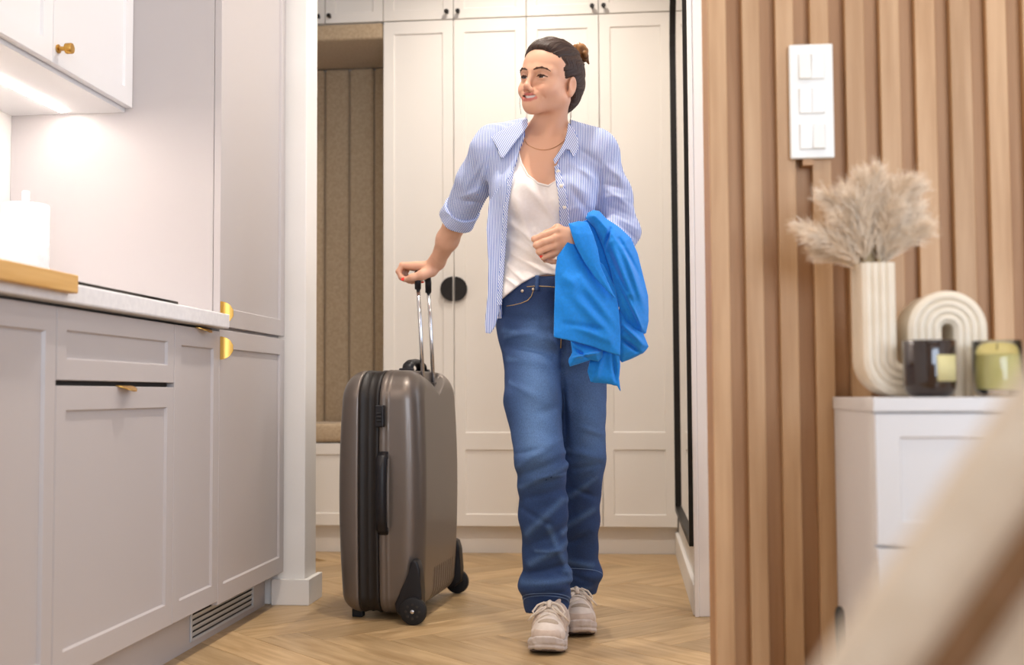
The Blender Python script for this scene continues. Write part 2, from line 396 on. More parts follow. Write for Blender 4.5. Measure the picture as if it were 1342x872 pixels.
# ------------------------------------------------------------------ shaker fronts
def shaker(name, parent, org, U, V, wd, hg, panels, m, th=.02, rec=.007, pm=None):
    """door slab: org lower corner of the FRONT face, U and V unit directions in it; normal U x V points out.
    panels: (u0,u1,v0,v1) recessed fields with a sloped moulding. Frame is the door mesh, each field a child 'panel'."""
    U, V = Vector(U), Vector(V); Nn = U.cross(V); org = Vector(org)
    us = sorted({0, wd, *[p[0] for p in panels], *[p[1] for p in panels]}); vs = sorted({0, hg, *[p[2] for p in panels], *[p[3] for p in panels]})
    P = lambda u, v, n=0: org+U*u+V*v+Nn*n
    b = B(); bm = b.bm
    def quad(*q): bm.faces.new([bm.verts.new(x) for x in q])
    e = .0012
    for i in range(len(us)-1):
        for j in range(len(vs)-1):
            cu_m, cv_m = (us[i]+us[i+1])/2, (vs[j]+vs[j+1])/2
            if any(p[0] < cu_m < p[1] and p[2] < cv_m < p[3] for p in panels): continue
            lo_u = e if us[i] == 0 else us[i]; hi_u = wd-e if us[i+1] == wd else us[i+1]
            lo_v = e if vs[j] == 0 else vs[j]; hi_v = hg-e if vs[j+1] == hg else vs[j+1]
            quad(P(lo_u, lo_v), P(hi_u, lo_v), P(hi_u, hi_v), P(lo_u, hi_v))
    # rounded rim, sides and back
    r0 = [P(e, e), P(wd-e, e), P(wd-e, hg-e), P(e, hg-e)]; r1 = [P(0, 0, -e), P(wd, 0, -e), P(wd, hg, -e), P(0, hg, -e)]; r2 = [P(0, 0, -th), P(wd, 0, -th), P(wd, hg, -th), P(0, hg, -th)]
    for k in range(4):
        n = (k+1) % 4
        quad(r0[k], r1[k], r1[n], r0[n]); quad(r1[k], r2[k], r2[n], r1[n])
    quad(*r2[::-1])
    s = .0035
    for (u0, u1, v0, v1) in panels:
        o4 = [P(u0, v0), P(u1, v0), P(u1, v1), P(u0, v1)]; i4 = [P(u0+s, v0+s, -rec), P(u1-s, v0+s, -rec), P(u1-s, v1-s, -rec), P(u0+s, v1-s, -rec)]
        for k in range(4): quad(o4[k], o4[(k+1) % 4], i4[(k+1) % 4], i4[k])
    bmesh.ops.remove_doubles(bm, verts=bm.verts, dist=1e-5)
    d = b.build(name, m, parent)
    for (u0, u1, v0, v1) in panels:
        pb = B(); q = pb.bm
        f = [P(u0+s-.0005, v0+s-.0005, -rec), P(u1-s+.0005, v0+s-.0005, -rec), P(u1-s+.0005, v1-s+.0005, -rec), P(u0+s-.0005, v1-s+.0005, -rec)]
        g = [x-Nn*.006 for x in f]
        fv = [q.verts.new(x) for x in f]; gv = [q.verts.new(x) for x in g]
        q.faces.new(fv); q.faces.new(gv[::-1])
        for k in range(4): q.faces.new((fv[k], gv[k], gv[(k+1) % 4], fv[(k+1) % 4]))
        pb.build('panel', pm or m, d)
    return d
def edge_pull(parent, p, along, out, up, L=.05, dep=.024):
    """half-moon brass edge pull: a bent sheet standing out from the door edge, rounded rim"""
    p, along, out, up = Vector(p), Vector(along), Vector(out), Vector(up)
    b = B(); bm = b.bm; n = 14; m_ = 5; th = .0022
    top = []; bot = []
    for j in range(m_+1):
        t = j/m_; row = []; row2 = []
        half = L/2*math.sqrt(max(0.0, 1-(t**2.2)*.93))
        for i in range(n+1):
            s = (i/n*2-1)*half
            q = p+along*s+out*(dep*t)+up*(-.012*t*t)
            row.append(bm.verts.new(q+up*th)); row2.append(bm.verts.new(q))
        top.append(row); bot.append(row2)
    for j in range(m_):
        for i in range(n):
            bm.faces.new((top[j][i], top[j][i+1], top[j+1][i+1], top[j+1][i])); bm.faces.new((bot[j][i], bot[j+1][i], bot[j+1][i+1], bot[j][i+1]))
    rim = [top[0][i] for i in range(n+1)]+[top[j][n] for j in range(1, m_+1)]+[top[m_][i] for i in range(n-1, -1, -1)]+[top[j][0] for j in range(m_-1, 0, -1)]
    rib = [bot[0][i] for i in range(n+1)]+[bot[j][n] for j in range(1, m_+1)]+[bot[m_][i] for i in range(n-1, -1, -1)]+[bot[j][0] for j in range(m_-1, 0, -1)]
    for k in range(len(rim)):
        n2 = (k+1) % len(rim); bm.faces.new((rim[k], rib[k], rib[n2], rim[n2]))
    o = b.build('handle', M_gold, parent, True, 40); o['label'] = 'brass half-moon edge pull'; return o

# ------------------------------------------------------------------ kitchen run
XF = -1.15; YD, ZD = (0, 1, 0), (0, 0, 1)      # fronts look towards +X;  U = Y, V = Z  ->  normal +X
G = .0015
Y0, Y1, Y2, Y3, Y4 = 1.656, 2.276, 2.898, 3.229, 3.868
plinth = empty('plinth', (-1.22, 2.6, 0), 'grey toe-kick board under the kitchen units, holding a vent grille', 'plinth')
B().box(-1.233, -1.215, Y0, Y4-.002, 0, .116).build('board', M_grey, plinth)
# vent grille seated on the plinth
gy0, gy1 = 3.19, 3.74
g = B().box(-1.215, -1.211, gy0, gy1, .018, .026, .001).box(-1.215, -1.211, gy0, gy1, .108, .115, .001).box(-1.215, -1.211, gy0, gy0+.012, .026, .108, .001).box(-1.215, -1.211, gy1-.012, gy1, .026, .108, .001).build('vent_frame', M_alu, plinth)
g['label'] = 'pale aluminium ventilation grille'
for k in range(5):
    z = .03+k*.0158
    B().prism([(-1.2149, z), (-1.2149, z+.003), (-1.2105, z+.013), (-1.2105, z+.010)], 'y', gy0+.012, gy1-.012).build('vent_slat', M_alu, g)
B().box(-1.2152, -1.2149, gy0+.012, gy1-.012, .026, .108).build('vent_back', M_gap, plinth)

def carcass(par, y0, y1, z0, z1, x0=-1.775, x1=XF-.0215, m=None):
    B().box(x0, x1, y0+.0005, y1-.0005, z0, z1).build('body', m or M_grey, par)
c1 = empty('base_cabinet', (-1.4, 1.95, .1), 'grey base cabinet at the left picture edge, one tall plain shaker door', 'cabinet', 'grey base cabinets')
carcass(c1, Y0, Y1, .118, .886)
shaker('door', c1, (XF, Y0+G, .125), YD, ZD, Y1-Y0-2*G, .757, [(.045, .573, .05, .707)], M_grey)
c2 = empty('base_cabinet', (-1.4, 2.6, .1), 'grey base cabinet with a drawer front above a wide door', 'cabinet', 'grey base cabinets')
carcass(c2, Y1, Y2, .118, .886)
d = shaker('drawer', c2, (XF, Y1+G, .7335), YD, ZD, Y2-Y1-2*G, .1485, [(.042, Y2-Y1-.045, .043, .104)], M_grey)
d = shaker('door', c2, (XF, Y1+G, .125), YD, ZD, Y2-Y1-2*G, .597, [(.042, Y2-Y1-.045, .055, .547)], M_grey)
edge_pull(d, (XF-.004, 2.60, .7225), YD, (1, 0, 0), ZD, .075, .03)
B().box(XF-.021, XF-.02, Y1+.002, Y2-.002, .70, .75).build('gap_shadow_strip', M_gap, c2)
c3 = empty('base_cabinet', (-1.4, 3.05, .1), 'narrow grey base cabinet with one door, next to the tall cupboard', 'cabinet', 'grey base cabinets')
carcass(c3, Y2, Y3, .118, .886)
d = shaker('door', c3, (XF, Y2+G, .125), YD, ZD, Y3-Y2-2*G, .757, [(.045, Y3-Y2-.048, .05, .707)], M_grey)
edge_pull(d, (XF-.004, 3.09, .8825), YD, (1, 0, 0), ZD, .075, .03)
wt = tag(B().box(-1.7795, -1.12, Y0, Y3-.001, .889, .93, .004).build('worktop', M_wtop), 'white kitchen worktop running over the grey base cabinets', 'worktop')
# tall cupboard
tc = empty('tall_cupboard', (-1.45, 3.55, .1), 'tall grey kitchen cupboard with upper and lower door beside the passage', 'cupboard')
carcass(tc, Y3, Y4-.004, .118, 2.60)
sp = B().box(-1.779, -1.173, Y3+.0002, Y3+.018, .931, 2.60).build('side_panel', M_grey, tc)
d = shaker('door', tc, (XF, Y3+G, .114), YD, ZD, Y4-Y3-.008, .774, [(.043, Y4-Y3-.055, .052, .722)], M_grey)
edge_pull(d, (XF-.002, Y3+.006, .835), ZD, (1, 0, 0), (0, -1, 0), .066, .036)
d = shaker('door', tc, (XF, Y3+G, .898), YD, ZD, Y4-Y3-.008, 1.70, [(.043, Y4-Y3-.055, .052, 1.65)], M_grey)
edge_pull(d, (XF-.002, Y3+.006, .935), ZD, (1, 0, 0), (0, -1, 0), .066, .036)
# wall cupboard with light strip below
uc = empty('wall_cupboard', (-1.6, 2.75, 1.5), 'white wall cupboard with brass knob, lit from beneath', 'cupboard')
B().box(-1.779, -1.4355, 1.80, Y3-.001, 1.517, 2.60, .001).build('body', M_lite, uc)
YM = 2.757
for k, (a, b) in enumerate(((1.80, YM-G), (YM+G, Y3-.002))):
    d = shaker('door', uc, (-1.413, a, 1.529), YD, ZD, b-a, 1.07, [(.05, b-a-.05, .05, 1.02)], M_lite)
    if k:
        kb = B().lathe([(.011, 0), (.011, .004), (.0055, .006), (.0055, .020), (.013, .022), (.0135, .024), (.0135, .037), (.0125, .0385)], (-1.4128, YM+.022, 1.57), 24, 'x').build('knob', M_gold, d, True, 35); kb['label'] = 'round brass knob'
M_led = mat('led_strip', '#ffffff', .5, emit='#fff3e8', estr=40)
B().box(-1.612, -1.592, 1.85, 3.19, 1.5135, 1.5168).build('light_strip', M_led, uc)['label'] = 'glowing LED strip'
ll_ = area('led_strip_light', (-1.602, 2.5, 1.512), (-1.55, 2.5, 0), .03, 1.36, 3.8, '#ffe6d6')
# things on the worktop
cb = tag(B().prism([(-1.55, .9305), (-1.55, .944), (-1.1015, .944), (-1.0995, .942), (-1.0995, .909), (-1.1015, .907), (-1.118, .907), (-1.118, .9305)], 'y', 1.80, 2.262).build('cutting_board', M_bamboo), 'bamboo cutting board with a lip hooked over the worktop edge', 'cutting board')
hob = tag(B().box(-1.65, -1.127, 2.275, 2.862, .9304, .9375, .001).build('hob', M_glassblk), 'thin black glass hob lying on the white worktop', 'hob')
pt = empty("paper_towel_roll", (-1.47, 2.742, .93), 'white embossed paper towel roll on an upright holder', 'paper towel')
PTC = (-1.47, 2.742, .9357)
B().lathe([(.06, 0), (.06, .008), (.012, .01), (.0065, .012), (.0065, .245), (.0095, .247), (.0095, .268), (.008, .27)], PTC, 24).build('holder', M_lite, pt, True, 35)
B().lathe([(.02, .0125), (.0545, .0125), (.056, .016), (.056, .232), (.0545, .236), (.02, .236), (.0195, .23)], PTC, 40).build('paper_roll', M_tissue, pt, True, 35)

# ------------------------------------------------------------------ wardrobe wall at the end of the hall
YW = 5.16; XR, ZR = (1, 0, 0), (0, 0, 1)        # U=+X, V=Z -> normal = X x Z = -Y : towards the camera
WX = [-1.0864, -.766, -.4369, -.1144, .2075]
hp = tag(B().box(-2.098, .2095, 5.205, 5.225, 0, .115).build('wardrobe_plinth', M_ward), 'cream base board running under the whole white wardrobe', 'base board')
def knob_at(d, x, z):
    k = B().lathe([(.006, .0), (.006, -.004), (.0042, -.006), (.0042, -.016), (.0095, -.019), (.0105, -.022), (.0105, -.028), (.009, -.030)], (x, YW, z), 18, 'y').build('knob', M_black, d, True, 35)
    k['label'] = 'small black round knob'
for ua, ub, side in ((0, 2, 'left'), (2, 4, 'right')):
    wd = empty('wardrobe_unit', ((WX[ua]+WX[ub])/2, 5.4, .1), 'tall white two-door wardrobe unit beside the padded bench niche, behind the suitcase' if side == 'left' else 'tall white two-door wardrobe unit behind the woman, beside the mirror', 'wardrobe', 'tall wardrobe units')
    B().box(WX[ua]+.001, WX[ub]-.001, YW+.021, 5.655, .117, 2.383).build('body', M_ward, wd)
    for k in range(ua, ub):
        x0, x1 = WX[k]+G, WX[k+1]-G; ww = x1-x0
        d = shaker('door', wd, (x0, YW, .1215), XR, ZR, ww, 2.384-.1215, [(.047, ww-.047, .051, .335), (.047, ww-.047, .409, 2.205)], M_ward, rec=.006)
        pr = [(0, 0)]+[(.0545*math.cos(a), .0545*math.sin(a)) for a in np.linspace(-math.pi/2, math.pi/2, 22)]
        sgn = 1 if k == ub-1 else -1; xc = x0+.004 if k == ub-1 else x1-.004
        pr = [(xc+sgn*p[0], 1.168+p[1]) for p in pr[1:]]
        h = B().prism(pr, 'y', YW-.014, YW-.0002).build('handle', M_black, d); h['label'] = 'black half-disc pull'
UX = [-1.62, -1.355, -1.0864, -.766, -.4369, -.1144, .2075]
for ua in (0, 2, 4):
    nm = {0: 'white overhead cupboard above the padded bench niche', 2: 'white overhead cupboard with two black knobs above the left wardrobe unit', 4: 'white overhead cupboard with two black knobs behind the head, above right wardrobe unit'}[ua]
    ucb = empty('overhead_cupboard', (UX[ua+1], 5.4, 2.39), nm, 'cupboard', 'overhead cupboards')
    B().box(UX[ua]+.001, UX[ua+2]-.001, YW+.021, 5.655, 2.3875, CEIL-.002).build('body', M_ward, ucb)
    for k in (ua, ua+1):
        x0, x1 = UX[k]+G, UX[k+1]-G; ww = x1-x0
        d = shaker('door', ucb, (x0, YW, 2.389), XR, ZR, ww, CEIL-.004-2.389, [(.045, ww-.045, .045, .50)], M_ward, rec=.006)
        knob_at(d, x1-.026 if k == ua else x0+.022, 2.4165)
# upholstered niche with bench
pl = tag(B().box(-2.09, -1.0884, 5.163, 5.655, 2.31, 2.3855, .012, 3).build('upholstered_pelmet', M_linen, smooth=True), 'beige upholstered box under the overhead cupboard in the niche', 'pelmet')
px = [-2.05, -1.88, -1.74, -1.607, -1.474, -1.352, -1.228, -1.0886]
for a, b in zip(px, px[1:]):
    bb_ = B().box(a+.001, b-.001, 5.615, 5.6595, .52, 2.309, .016, 4)
    o = bb_.build('padded_panel', M_linen, nb_, True)
bench = empty('bench_cabinet', (-1.5, 5.4, .1), 'white panelled bench cabinet under the beige seat cushion', 'bench')
B().box(-2.09, -1.0884, YW+.021, 5.655, .117, .486).build('body', M_ward, bench)
for a, b in ((-2.09, -1.59), (-1.588, -1.0884)):
    shaker('drawer', bench, (a, YW, .1215), XR, ZR, b-a, .363, [(.045, b-a-.045, .052, .315)], M_ward, rec=.006)
tag(B().box(-2.09, -1.0895, YW-.004, 5.612, .4895, .573, .018, 4).build('seat_cushion', M_linen, smooth=True), 'beige upholstered seat cushion on the white bench', 'cushion')
hk = empty('coat_hook', (-1.13, 5.6, 1.98), 'small black coat hook on the beige padded niche wall', 'hook')
hz = 2.01; hx = -1.145
B().lathe([(.014, 5.6145), (.014, 5.606), (.012, 5.605)], (hx, 0, hz), 18, 'y').build('plate', M_black, hk, True, 35)
B().tube([(hx, 5.606, hz), (hx, 5.575, hz), (hx, 5.56, hz+.008)], [.005, .005, .006]).build('peg', M_black, hk, True)
# mirror on the right hall wall
mr = empty('wall_mirror', (.2, 4.4, .2), 'tall black-framed mirror with curved top on the right hallway wall', 'mirror')
my0, my1, mz0, mz1 = 3.83, 4.98, .21, 2.42; rt = .30
def arch(i):
    r = rt-i; pts = [(my0+i, mz0+i), (my1-i, mz0+i)]
    pts += [(my1-rt+r*math.cos(a), mz1-rt+r*math.sin(a)) for a in np.linspace(0, math.pi/2, 10)]
    pts += [(my0+rt+r*math.cos(a), mz1-rt+r*math.sin(a)) for a in np.linspace(math.pi/2, math.pi, 10)]
    return pts
b = B(); O_, I_ = arch(0), arch(.022); n = len(O_)
v = [[b.bm.verts.new((x, p[0], p[1])) for p in Q] for x, Q in ((.2105, O_), (.189, O_), (.189, I_), (.2105, I_))]
for k in range(n):
    k2 = (k+1) % n
    for r in range(4): b.bm.faces.new((v[r][k], v[(r+1) % 4][k], v[(r+1) % 4][k2], v[r][k2]))
b.build('frame', M_black, mr)
B().prism(arch(.0222), 'x', .202, .2104).build('mirror_glass', M_mirror, mr)
# ------------------------------------------------------------------ switch plate on the slats
sw = empty('light_switch', (.35, 2.245, 1.25), 'white triple light switch plate with six rockers on the slatted wall', 'light switch')
B().box(.309, .3905, 2.236, 2.2498, 1.14, 1.358, .003, 3).build('plate', M_switch, sw)
B().box(.332, .352, 2.24, 2.2715, 1.128, 1.1395).build('mounting_block', M_slatb, sw)
for k, zc in enumerate((1.3145, 1.249, 1.181)):
    fr = B().box(.3258, .374, 2.2345, 2.2362, zc-.0245, zc+.0245, .0008, 1).build('switch_insert', M_switch, sw)
    for j in range(2):
        x0 = .3268+j*.0233; tilt = {(0, 0): 1, (2, 1): 1}.get((k, j), 0)
        b = B().box(x0, x0+.0229, 2.2302+.0012, 2.2345, zc-.0235, zc+.0235, .0008, 1)
        for v in b.bm.verts:
            if v.co.y < 2.233: v.co.y += (.0022 if tilt else -.0012)*((v.co.z-zc)/.0235)
        b.build('rocker', M_switch, fr)

# ------------------------------------------------------------------ low white cabinet
rc = empty('drawer_cabinet', (.6, 2.05, 0), 'low white drawer cabinet standing against the slatted wooden wall', 'cabinet')
B().box(.3815, 1.18, 1.9065, 2.246, .03, .669, .001).build('body', M_lite, rc)
B().box(.3797, 1.182, 1.884, 2.248, .6692, .6915, .0015).build('top', M_lite, rc)
for (a, b) in ((.382, .78), (.7825, 1.1795)):
    for z0, z1 in ((.4625, .6665), (.252, .4575), (.04, .247)):
        shaker('drawer', rc, (a, 1.886, z0), XR, ZR, b-a, z1-z0, [(.037, b-a-.037, .036, z1-z0-.036)], M_lite, rec=.006)
B().box(.40, 1.16, 1.93, 2.24, 0, .0295).build('base', M_lite, rc)
rod = tag(local(B().lathe([(.007, 0), (.0085, .004), (.0085, .31), (.0075, .32), (.004, .327)], (.3625, 2.12, 0), 20)).build('black_rod', M_black, None, True, 50), 'slim black rod with a rounded top standing beside the white cabinet', 'rod')

# ------------------------------------------------------------------ snake-shaped ribbed vase
VX, VY = .4175, 2.055; pr_ = .0365; wv = .0272; dv = .055; zt = .6917
va = empty('ribbed_vase', (VX+.07, VY, zt), 'cream ribbed ceramic vase bent like a snake, holding dried grass', 'vase')
path = [(VX, .916-.0225*i) for i in range(7)]
path = [(x, z) for x, z in path if z > .757]
zb = zt+pr_+wv+.0002; za = .8037
path += [(VX+pr_-pr_*math.cos(a), zb-pr_*math.sin(a)) for a in np.linspace(0, math.pi, 25)]
path += [(VX+2*pr_, zb+(za-zb)*t) for t in (.33, .66)]
path += [(VX+3*pr_-pr_*math.cos(a), za+pr_*math.sin(a)) for a in np.linspace(0, math.pi, 25)]
path += [(VX+4*pr_, za+(zt+.0003-za)*t) for t in (.25, .5, .75, 1)]
def vase_section():
    pts = []; nr = 44
    rib = lambda t: .0042*abs(math.sin(math.pi*4*t))**.7-.0042
    for i in range(nr+1):
        t = i/nr; n = -wv+.0035+(2*wv-.007)*t; pts.append((n, -dv-rib(t)*-1-.0 if False else -dv+(-rib(t))))
    for i in range(5): a = -math.pi/2+math.pi/2*i/4; pts.append((wv-.004+.004*math.cos(a), -dv+.008+.004*math.sin(a)))
    for i in range(5): a = math.pi/2*i/4; pts.append((wv-.004+.004*math.cos(a), dv-.008+.004*math.sin(a)))
    for i in range(nr+1):
        t = 1-i/nr; n = -wv+.0035+(2*wv-.007)*t; pts.append((n, dv+rib(t)))
    for i in range(5): a = math.pi/2+math.pi/2*i/4; pts.append((-wv+.004+.004*math.cos(a), dv-.008+.004*math.sin(a)))
    for i in range(5): a = math.pi+math.pi/2*i/4; pts.append((-wv+.004+.004*math.cos(a), -dv+.008+.004*math.sin(a)))
    return pts
sec = vase_section(); b = B(); rings = []
for i, (x, z) in enumerate(path):
    x0, z0 = path[max(i-1, 0)]; x1, z1 = path[min(i+1, len(path)-1)]
    t = Vector((x1-x0, z1-z0)).normalized(); nrm = Vector((-t.y, t.x))   # left normal in XZ
    rings.append([b.bm.verts.new((x+nrm.x*n, VY+y, z+nrm.y*n)) for n, y in sec])
ns = len(sec)
for r0, r1 in zip(rings, rings[1:]):
    for k in range(ns): b.bm.faces.new((r0[k], r0[(k+1) % ns], r1[(k+1) % ns], r1[k]))
b.bm.faces.new(rings[-1])
inner = [b.bm.verts.new((VX+(v.co.x-VX)*.82, VY+(v.co.y-VY)*.86, v.co.z)) for v in rings[0]]
deep = [b.bm.verts.new((v.co.x, v.co.y, v.co.z-.05)) for v in inner]
for k in range(ns):
    k2 = (k+1) % ns; b.bm.faces.new((rings[0][k], inner[k], inner[k2], rings[0][k2])); b.bm.faces.new((inner[k], deep[k], deep[k2], inner[k2]))
b.bm.faces.new(deep)
b.build('body', M_cream, va, True, 50)

# dried pampas grass: plumes of fine hairs on stems
M_pampas = mat('pampas_plume', '#fdeeda', .9, col2='#f6e0c4', nscale=30, sheen=.3)
M_stem = mat('pampas_stem', '#cdb48c', .8)
gr = empty('dried_pampas_grass', (VX, VY, .87), 'fluffy cream dried pampas grass standing in the ribbed vase', 'dried grass')
tips = [(-.10, .05, -.03), (-.05, .10, .04), (-.02, .14, -.03), (.02, .145, .03), (.05, .13, -.04), (.08, .10, .03), (.07, .055, -.04), (-.065, .05, .05), (.0, .12, .0), (.03, .11, .045), (-.04, .11, -.045), (-.108, .07, .02), (-.075, .115, -.01), (-.035, .128, .02), (.005, .151, -.015), (.035, .135, .02), (.068, .125, -.02), (.078, .075, .015), (-.055, .075, -.035), (.03, .085, -.04), (-.01, .10, .04), (.055, .045, -.03), (-.08, .03, .03)]
for (tx, tz, ty) in tips:
    p0 = Vector((VX+tx*.12, VY+ty*.3, .868)); p3 = Vector((VX+tx, VY+ty, .916+tz)); p1 = p0+Vector((tx*.1, 0, .055+tz*.2)); p2 = p3-Vector((tx*.55, ty*.4, tz*.25+.005))
    def bez(t): return p0*(1-t)**3+p1*3*t*(1-t)**2+p2*3*t*t*(1-t)+p3*t**3
    st = B().tube([bez(t) for t in np.linspace(0, .95, 9)], [.0016]*5+[.0012]*3+[.0006], 6).build('stem', M_stem, gr, True)
    b = B()
    for q in range(900):
        t = .30+.70*rng.random()**.9; c = bez(t); tg = (bez(min(t+.03, 1))-bez(t-.03)).normalized()
        rv = Vector(rng.normal(size=3)); rv = (rv-tg*rv.dot(tg)).normalized()
        dr = (tg*(.75+.5*rng.random())+rv*(.85*rng.random())).normalized(); ln = (.022+.030*rng.random())*(1.15-.75*abs(t-.55))
        sd = dr.cross(Vector(rng.normal(size=3))).normalized()*.0008
        m1 = c+dr*ln*.5+Vector((0, 0, -.0006)); m2 = c+dr*ln+Vector((0, 0, -.002-.004*rng.random()))
        v = [b.bm.verts.new(x) for x in (c-sd*.6, c+sd*.6, m1+sd, m1-sd, m2)]
        b.bm.faces.new(v[:4]); b.bm.faces.new((v[3], v[2], v[4]))
        if q % 2 == 0:      # side barbs make the plume downy
            for f_ in (.45, .7, .9):
                cc = c+dr*ln*f_; d2 = (dr+Vector(rng.normal(size=3))*.9).normalized()*.008; s2 = d2.cross(dr); s2 = (s2.normalized() if s2.length > 1e-6 else Vector((1, 0, 0)))*.00035
                b.bm.faces.new([b.bm.verts.new(x) for x in (cc-s2, cc+s2, cc+d2)])
    b.build('plume', M_pampas, gr)

# candles
M_dkglass = mat('smoked_glass', '#2a1a14', .08, spec=.6, coat=.5)
M_label = mat('cream_label', '#d8cf9a', .7, col2='#d2c993', nscale=40)
M_wick = mat('candle_wick', '#2b2622', .9)
M_clear = mat('clear_glass', '#f4f4f0', .03, trans=1.0, ior=1.45)
M_wax = mat('yellow_wax', '#f4ea9c', .5)
M_waxdk = mat('dark_wax', '#4a3a30', .5)
cd = empty('candle', (.485, 1.93, zt), 'dark brown glass candle with a pale label in front of the ribbed vase', 'candle')
c0 = (.4815, 1.945, zt)
B().lathe([(.001, .0003), (.026, .0003), (.034, .004), (.039, .013), (.0405, .024), (.0412, .089), (.0405, .0905), (.0392, .089), (.0385, .075), (.002, .0748)], c0, 48).build('jar', M_dkglass, cd, True, 45)
lb = B(); q = []
for i in range(13):
    a = math.radians(-88+i*4.6)
    for z in (.025, .0665): q.append(lb.bm.verts.new((c0[0]+.0416*math.cos(a), c0[1]+.0416*math.sin(a), zt+z)))
for i in range(12): lb.bm.faces.new((q[2*i], q[2*i+2], q[2*i+3], q[2*i+1]))
lo_ = lb.build('label', M_label, cd, True); sm = lo_.modifiers.new('thickness', 'SOLIDIFY'); sm.thickness = .0003
cd2 = empty('candle', (.587, 1.93, zt), 'clear glass candle with yellow wax beside the dark candle', 'candle')
c1_ = (.5870, 1.945, zt)
B().lathe([(.001, .0003), (.025, .0003), (.032, .004), (.0362, .014), (.0372, .024), (.0375, .088), (.0366, .0892), (.0357, .088), (.0354, .024), (.033, .012), (.001, .009)], c1_, 48).build('jar', M_clear, cd2, True, 45)
B().lathe([(.001, .0094), (.0318, .0122), (.0350, .024), (.0352, .0655), (.0345, .0665), (.002, .0662)], c1_, 48).build('wax', M_wax, cd2, True, 45)
B().tube([(c1_[0], c1_[1], zt+.066), (c1_[0]+.0005, c1_[1], zt+.074)], .0009, 6).build('wick', M_wick, cd2)
cd3 = empty('candle', (.68, 1.93, zt), 'glass candle with dark rim at the right picture edge, mostly out of frame', 'candle')
c2_ = (.6745, 1.935, zt)
B().lathe([(.001, .0003), (.025, .0003), (.034, .004), (.039, .013), (.0405, .024), (.0412, .070), (.040, .071), (.039, .069), (.038, .060), (.002, .0598)], c2_, 48).build('jar', M_cream, cd3, True, 45)
B().lathe([(.0395, .0712), (.0425, .0715), (.0425, .083), (.041, .0845), (.001, .0845)], c2_, 48).build('lid', M_dkglass, cd3, True, 45)

# ------------------------------------------------------------------ armchair close to the lens (far out of focus)
M_boucle = mat('beige_upholstery', '#e2d0ba', .95, col2='#d8c4ac', nscale=60, sheen=.3, bump=.25, bscale=130)
M_crease = mat('crease_shade', '#8e6a4c', .9, col2='#82603f', nscale=80)
ac = empty('armchair', (.45, .15, 0), 'beige upholstered armchair with a sloping padded arm, blurred in the foreground', 'armchair')
for ya, yb in ((.47, .545), (-.42, -.345)):
    slope = [(.012, .485), (.30, .895)]
    B().prism([(.075, .10), (.75, .10), (.75, .88), (.355, .88), (.038, .465), (.053, .44)], 'y', ya+.05, yb-.008).build('arm_panel', M_boucle, ac)
    pts = [(.060, .10), (.040, .36), (.034, .45), (.044, .502), (.096, .584), (.196, .727), (.293, .865), (.345, .89), (.41, .895), (.74, .895)]
    B().tube([(x, (ya+yb)/2, z) for x, z in pts], .017, 14).build('arm_roll', M_boucle, ac, True)
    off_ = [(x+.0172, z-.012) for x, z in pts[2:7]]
    B().tube([(x, (ya+yb)/2+.008, z) for x, z in off_], .017, 12).build('arm_crease_shade', M_crease, ac, True)['label'] = 'brown tube standing for the shaded crease along the arm'  # brown colour paints in the shade of the crease beside the roll
B().box(.14, .72, -.34, .465, .22, .42, .03, 4).build('seat', M_boucle, ac, True)
B().box(.60, .74, -.34, .465, .425, .90, .03, 4).build('backrest', M_boucle, ac, True)
for x, y in ((.12, .505), (.70, .505), (.12, -.38), (.70, -.38)):
    B().lathe([(.012, 0), (.02, .099)], (x, y, 0), 16).build('leg', M_black, ac, True, 40)
# ------------------------------------------------------------------ suitcase
M_shell = mat('suitcase_shell', '#6f665f', .36, .55, spec=.5, bump=.02, bscale=500, coat=.15)
M_zip = mat('zip_band', '#17120f', .5)
M_chrome = mat('handle_chrome', '#d9d9dc', .16, 1.0)
SC = Vector((-.634, 3.592, 0)); wa = Vector((.087, .996, 0)).normalized(); sa_ = Vector((-wa.y, wa.x, 0))
sc = empty('suitcase', SC, 'large grey-brown hard-shell suitcase standing upright beside the woman', 'suitcase')
sc.rotation_euler = (0, 0, math.atan2(wa.y, wa.x)-math.pi/2)       # local x = -thickness direction, y = width
def SL(s, w_, z): return Vector((-s, w_, z))                        # local point: s from the back face, w across, z up
TH, WD = .285, .53; ZB, ZT = .020, .778
SOFF = np.array([SC.x, SC.y, 0]); SR = np.array([[-sa_.x*-1, 0, 0]])
def sc_local(P):
    q = P-np.asarray(SC, f4); s = q@np.asarray(sa_, f4); w_ = q@np.asarray(wa, f4); return s, w_, q[:, 2]
def rrect(u, v, hu, hv, rt, rb):
    r = np.where(v > 0, rt, rb).astype(f4); a, b = np.abs(u)-hu+r, np.abs(v)-hv+r
    return np.minimum(np.maximum(a, b), 0)+np.sqrt(np.maximum(a, 0)**2+np.maximum(b, 0)**2)-r
def case_body(P, inset=0.0):
    s, w_, z = sc_local(P); zc = (ZB+ZT)/2
    zz = z-zc; bulge = .012*(1-(zz/.37)**2)
    d2 = rrect(w_-WD/2, zz, WD/2-.012+bulge, (ZT-ZB)/2, .095, .055)
    ss = s-TH/2-.0; hs = TH/2-.014+bulge*1.1
    r = .062; a, b = d2+r, np.abs(ss)-hs+r
    return np.minimum(np.maximum(a, b), 0)+np.sqrt(np.maximum(a, 0)**2+np.maximum(b, 0)**2)-r+inset
def shell_front(P):
    s, w_, z = sc_local(P); return smax(case_body(P), .206-s, .008)
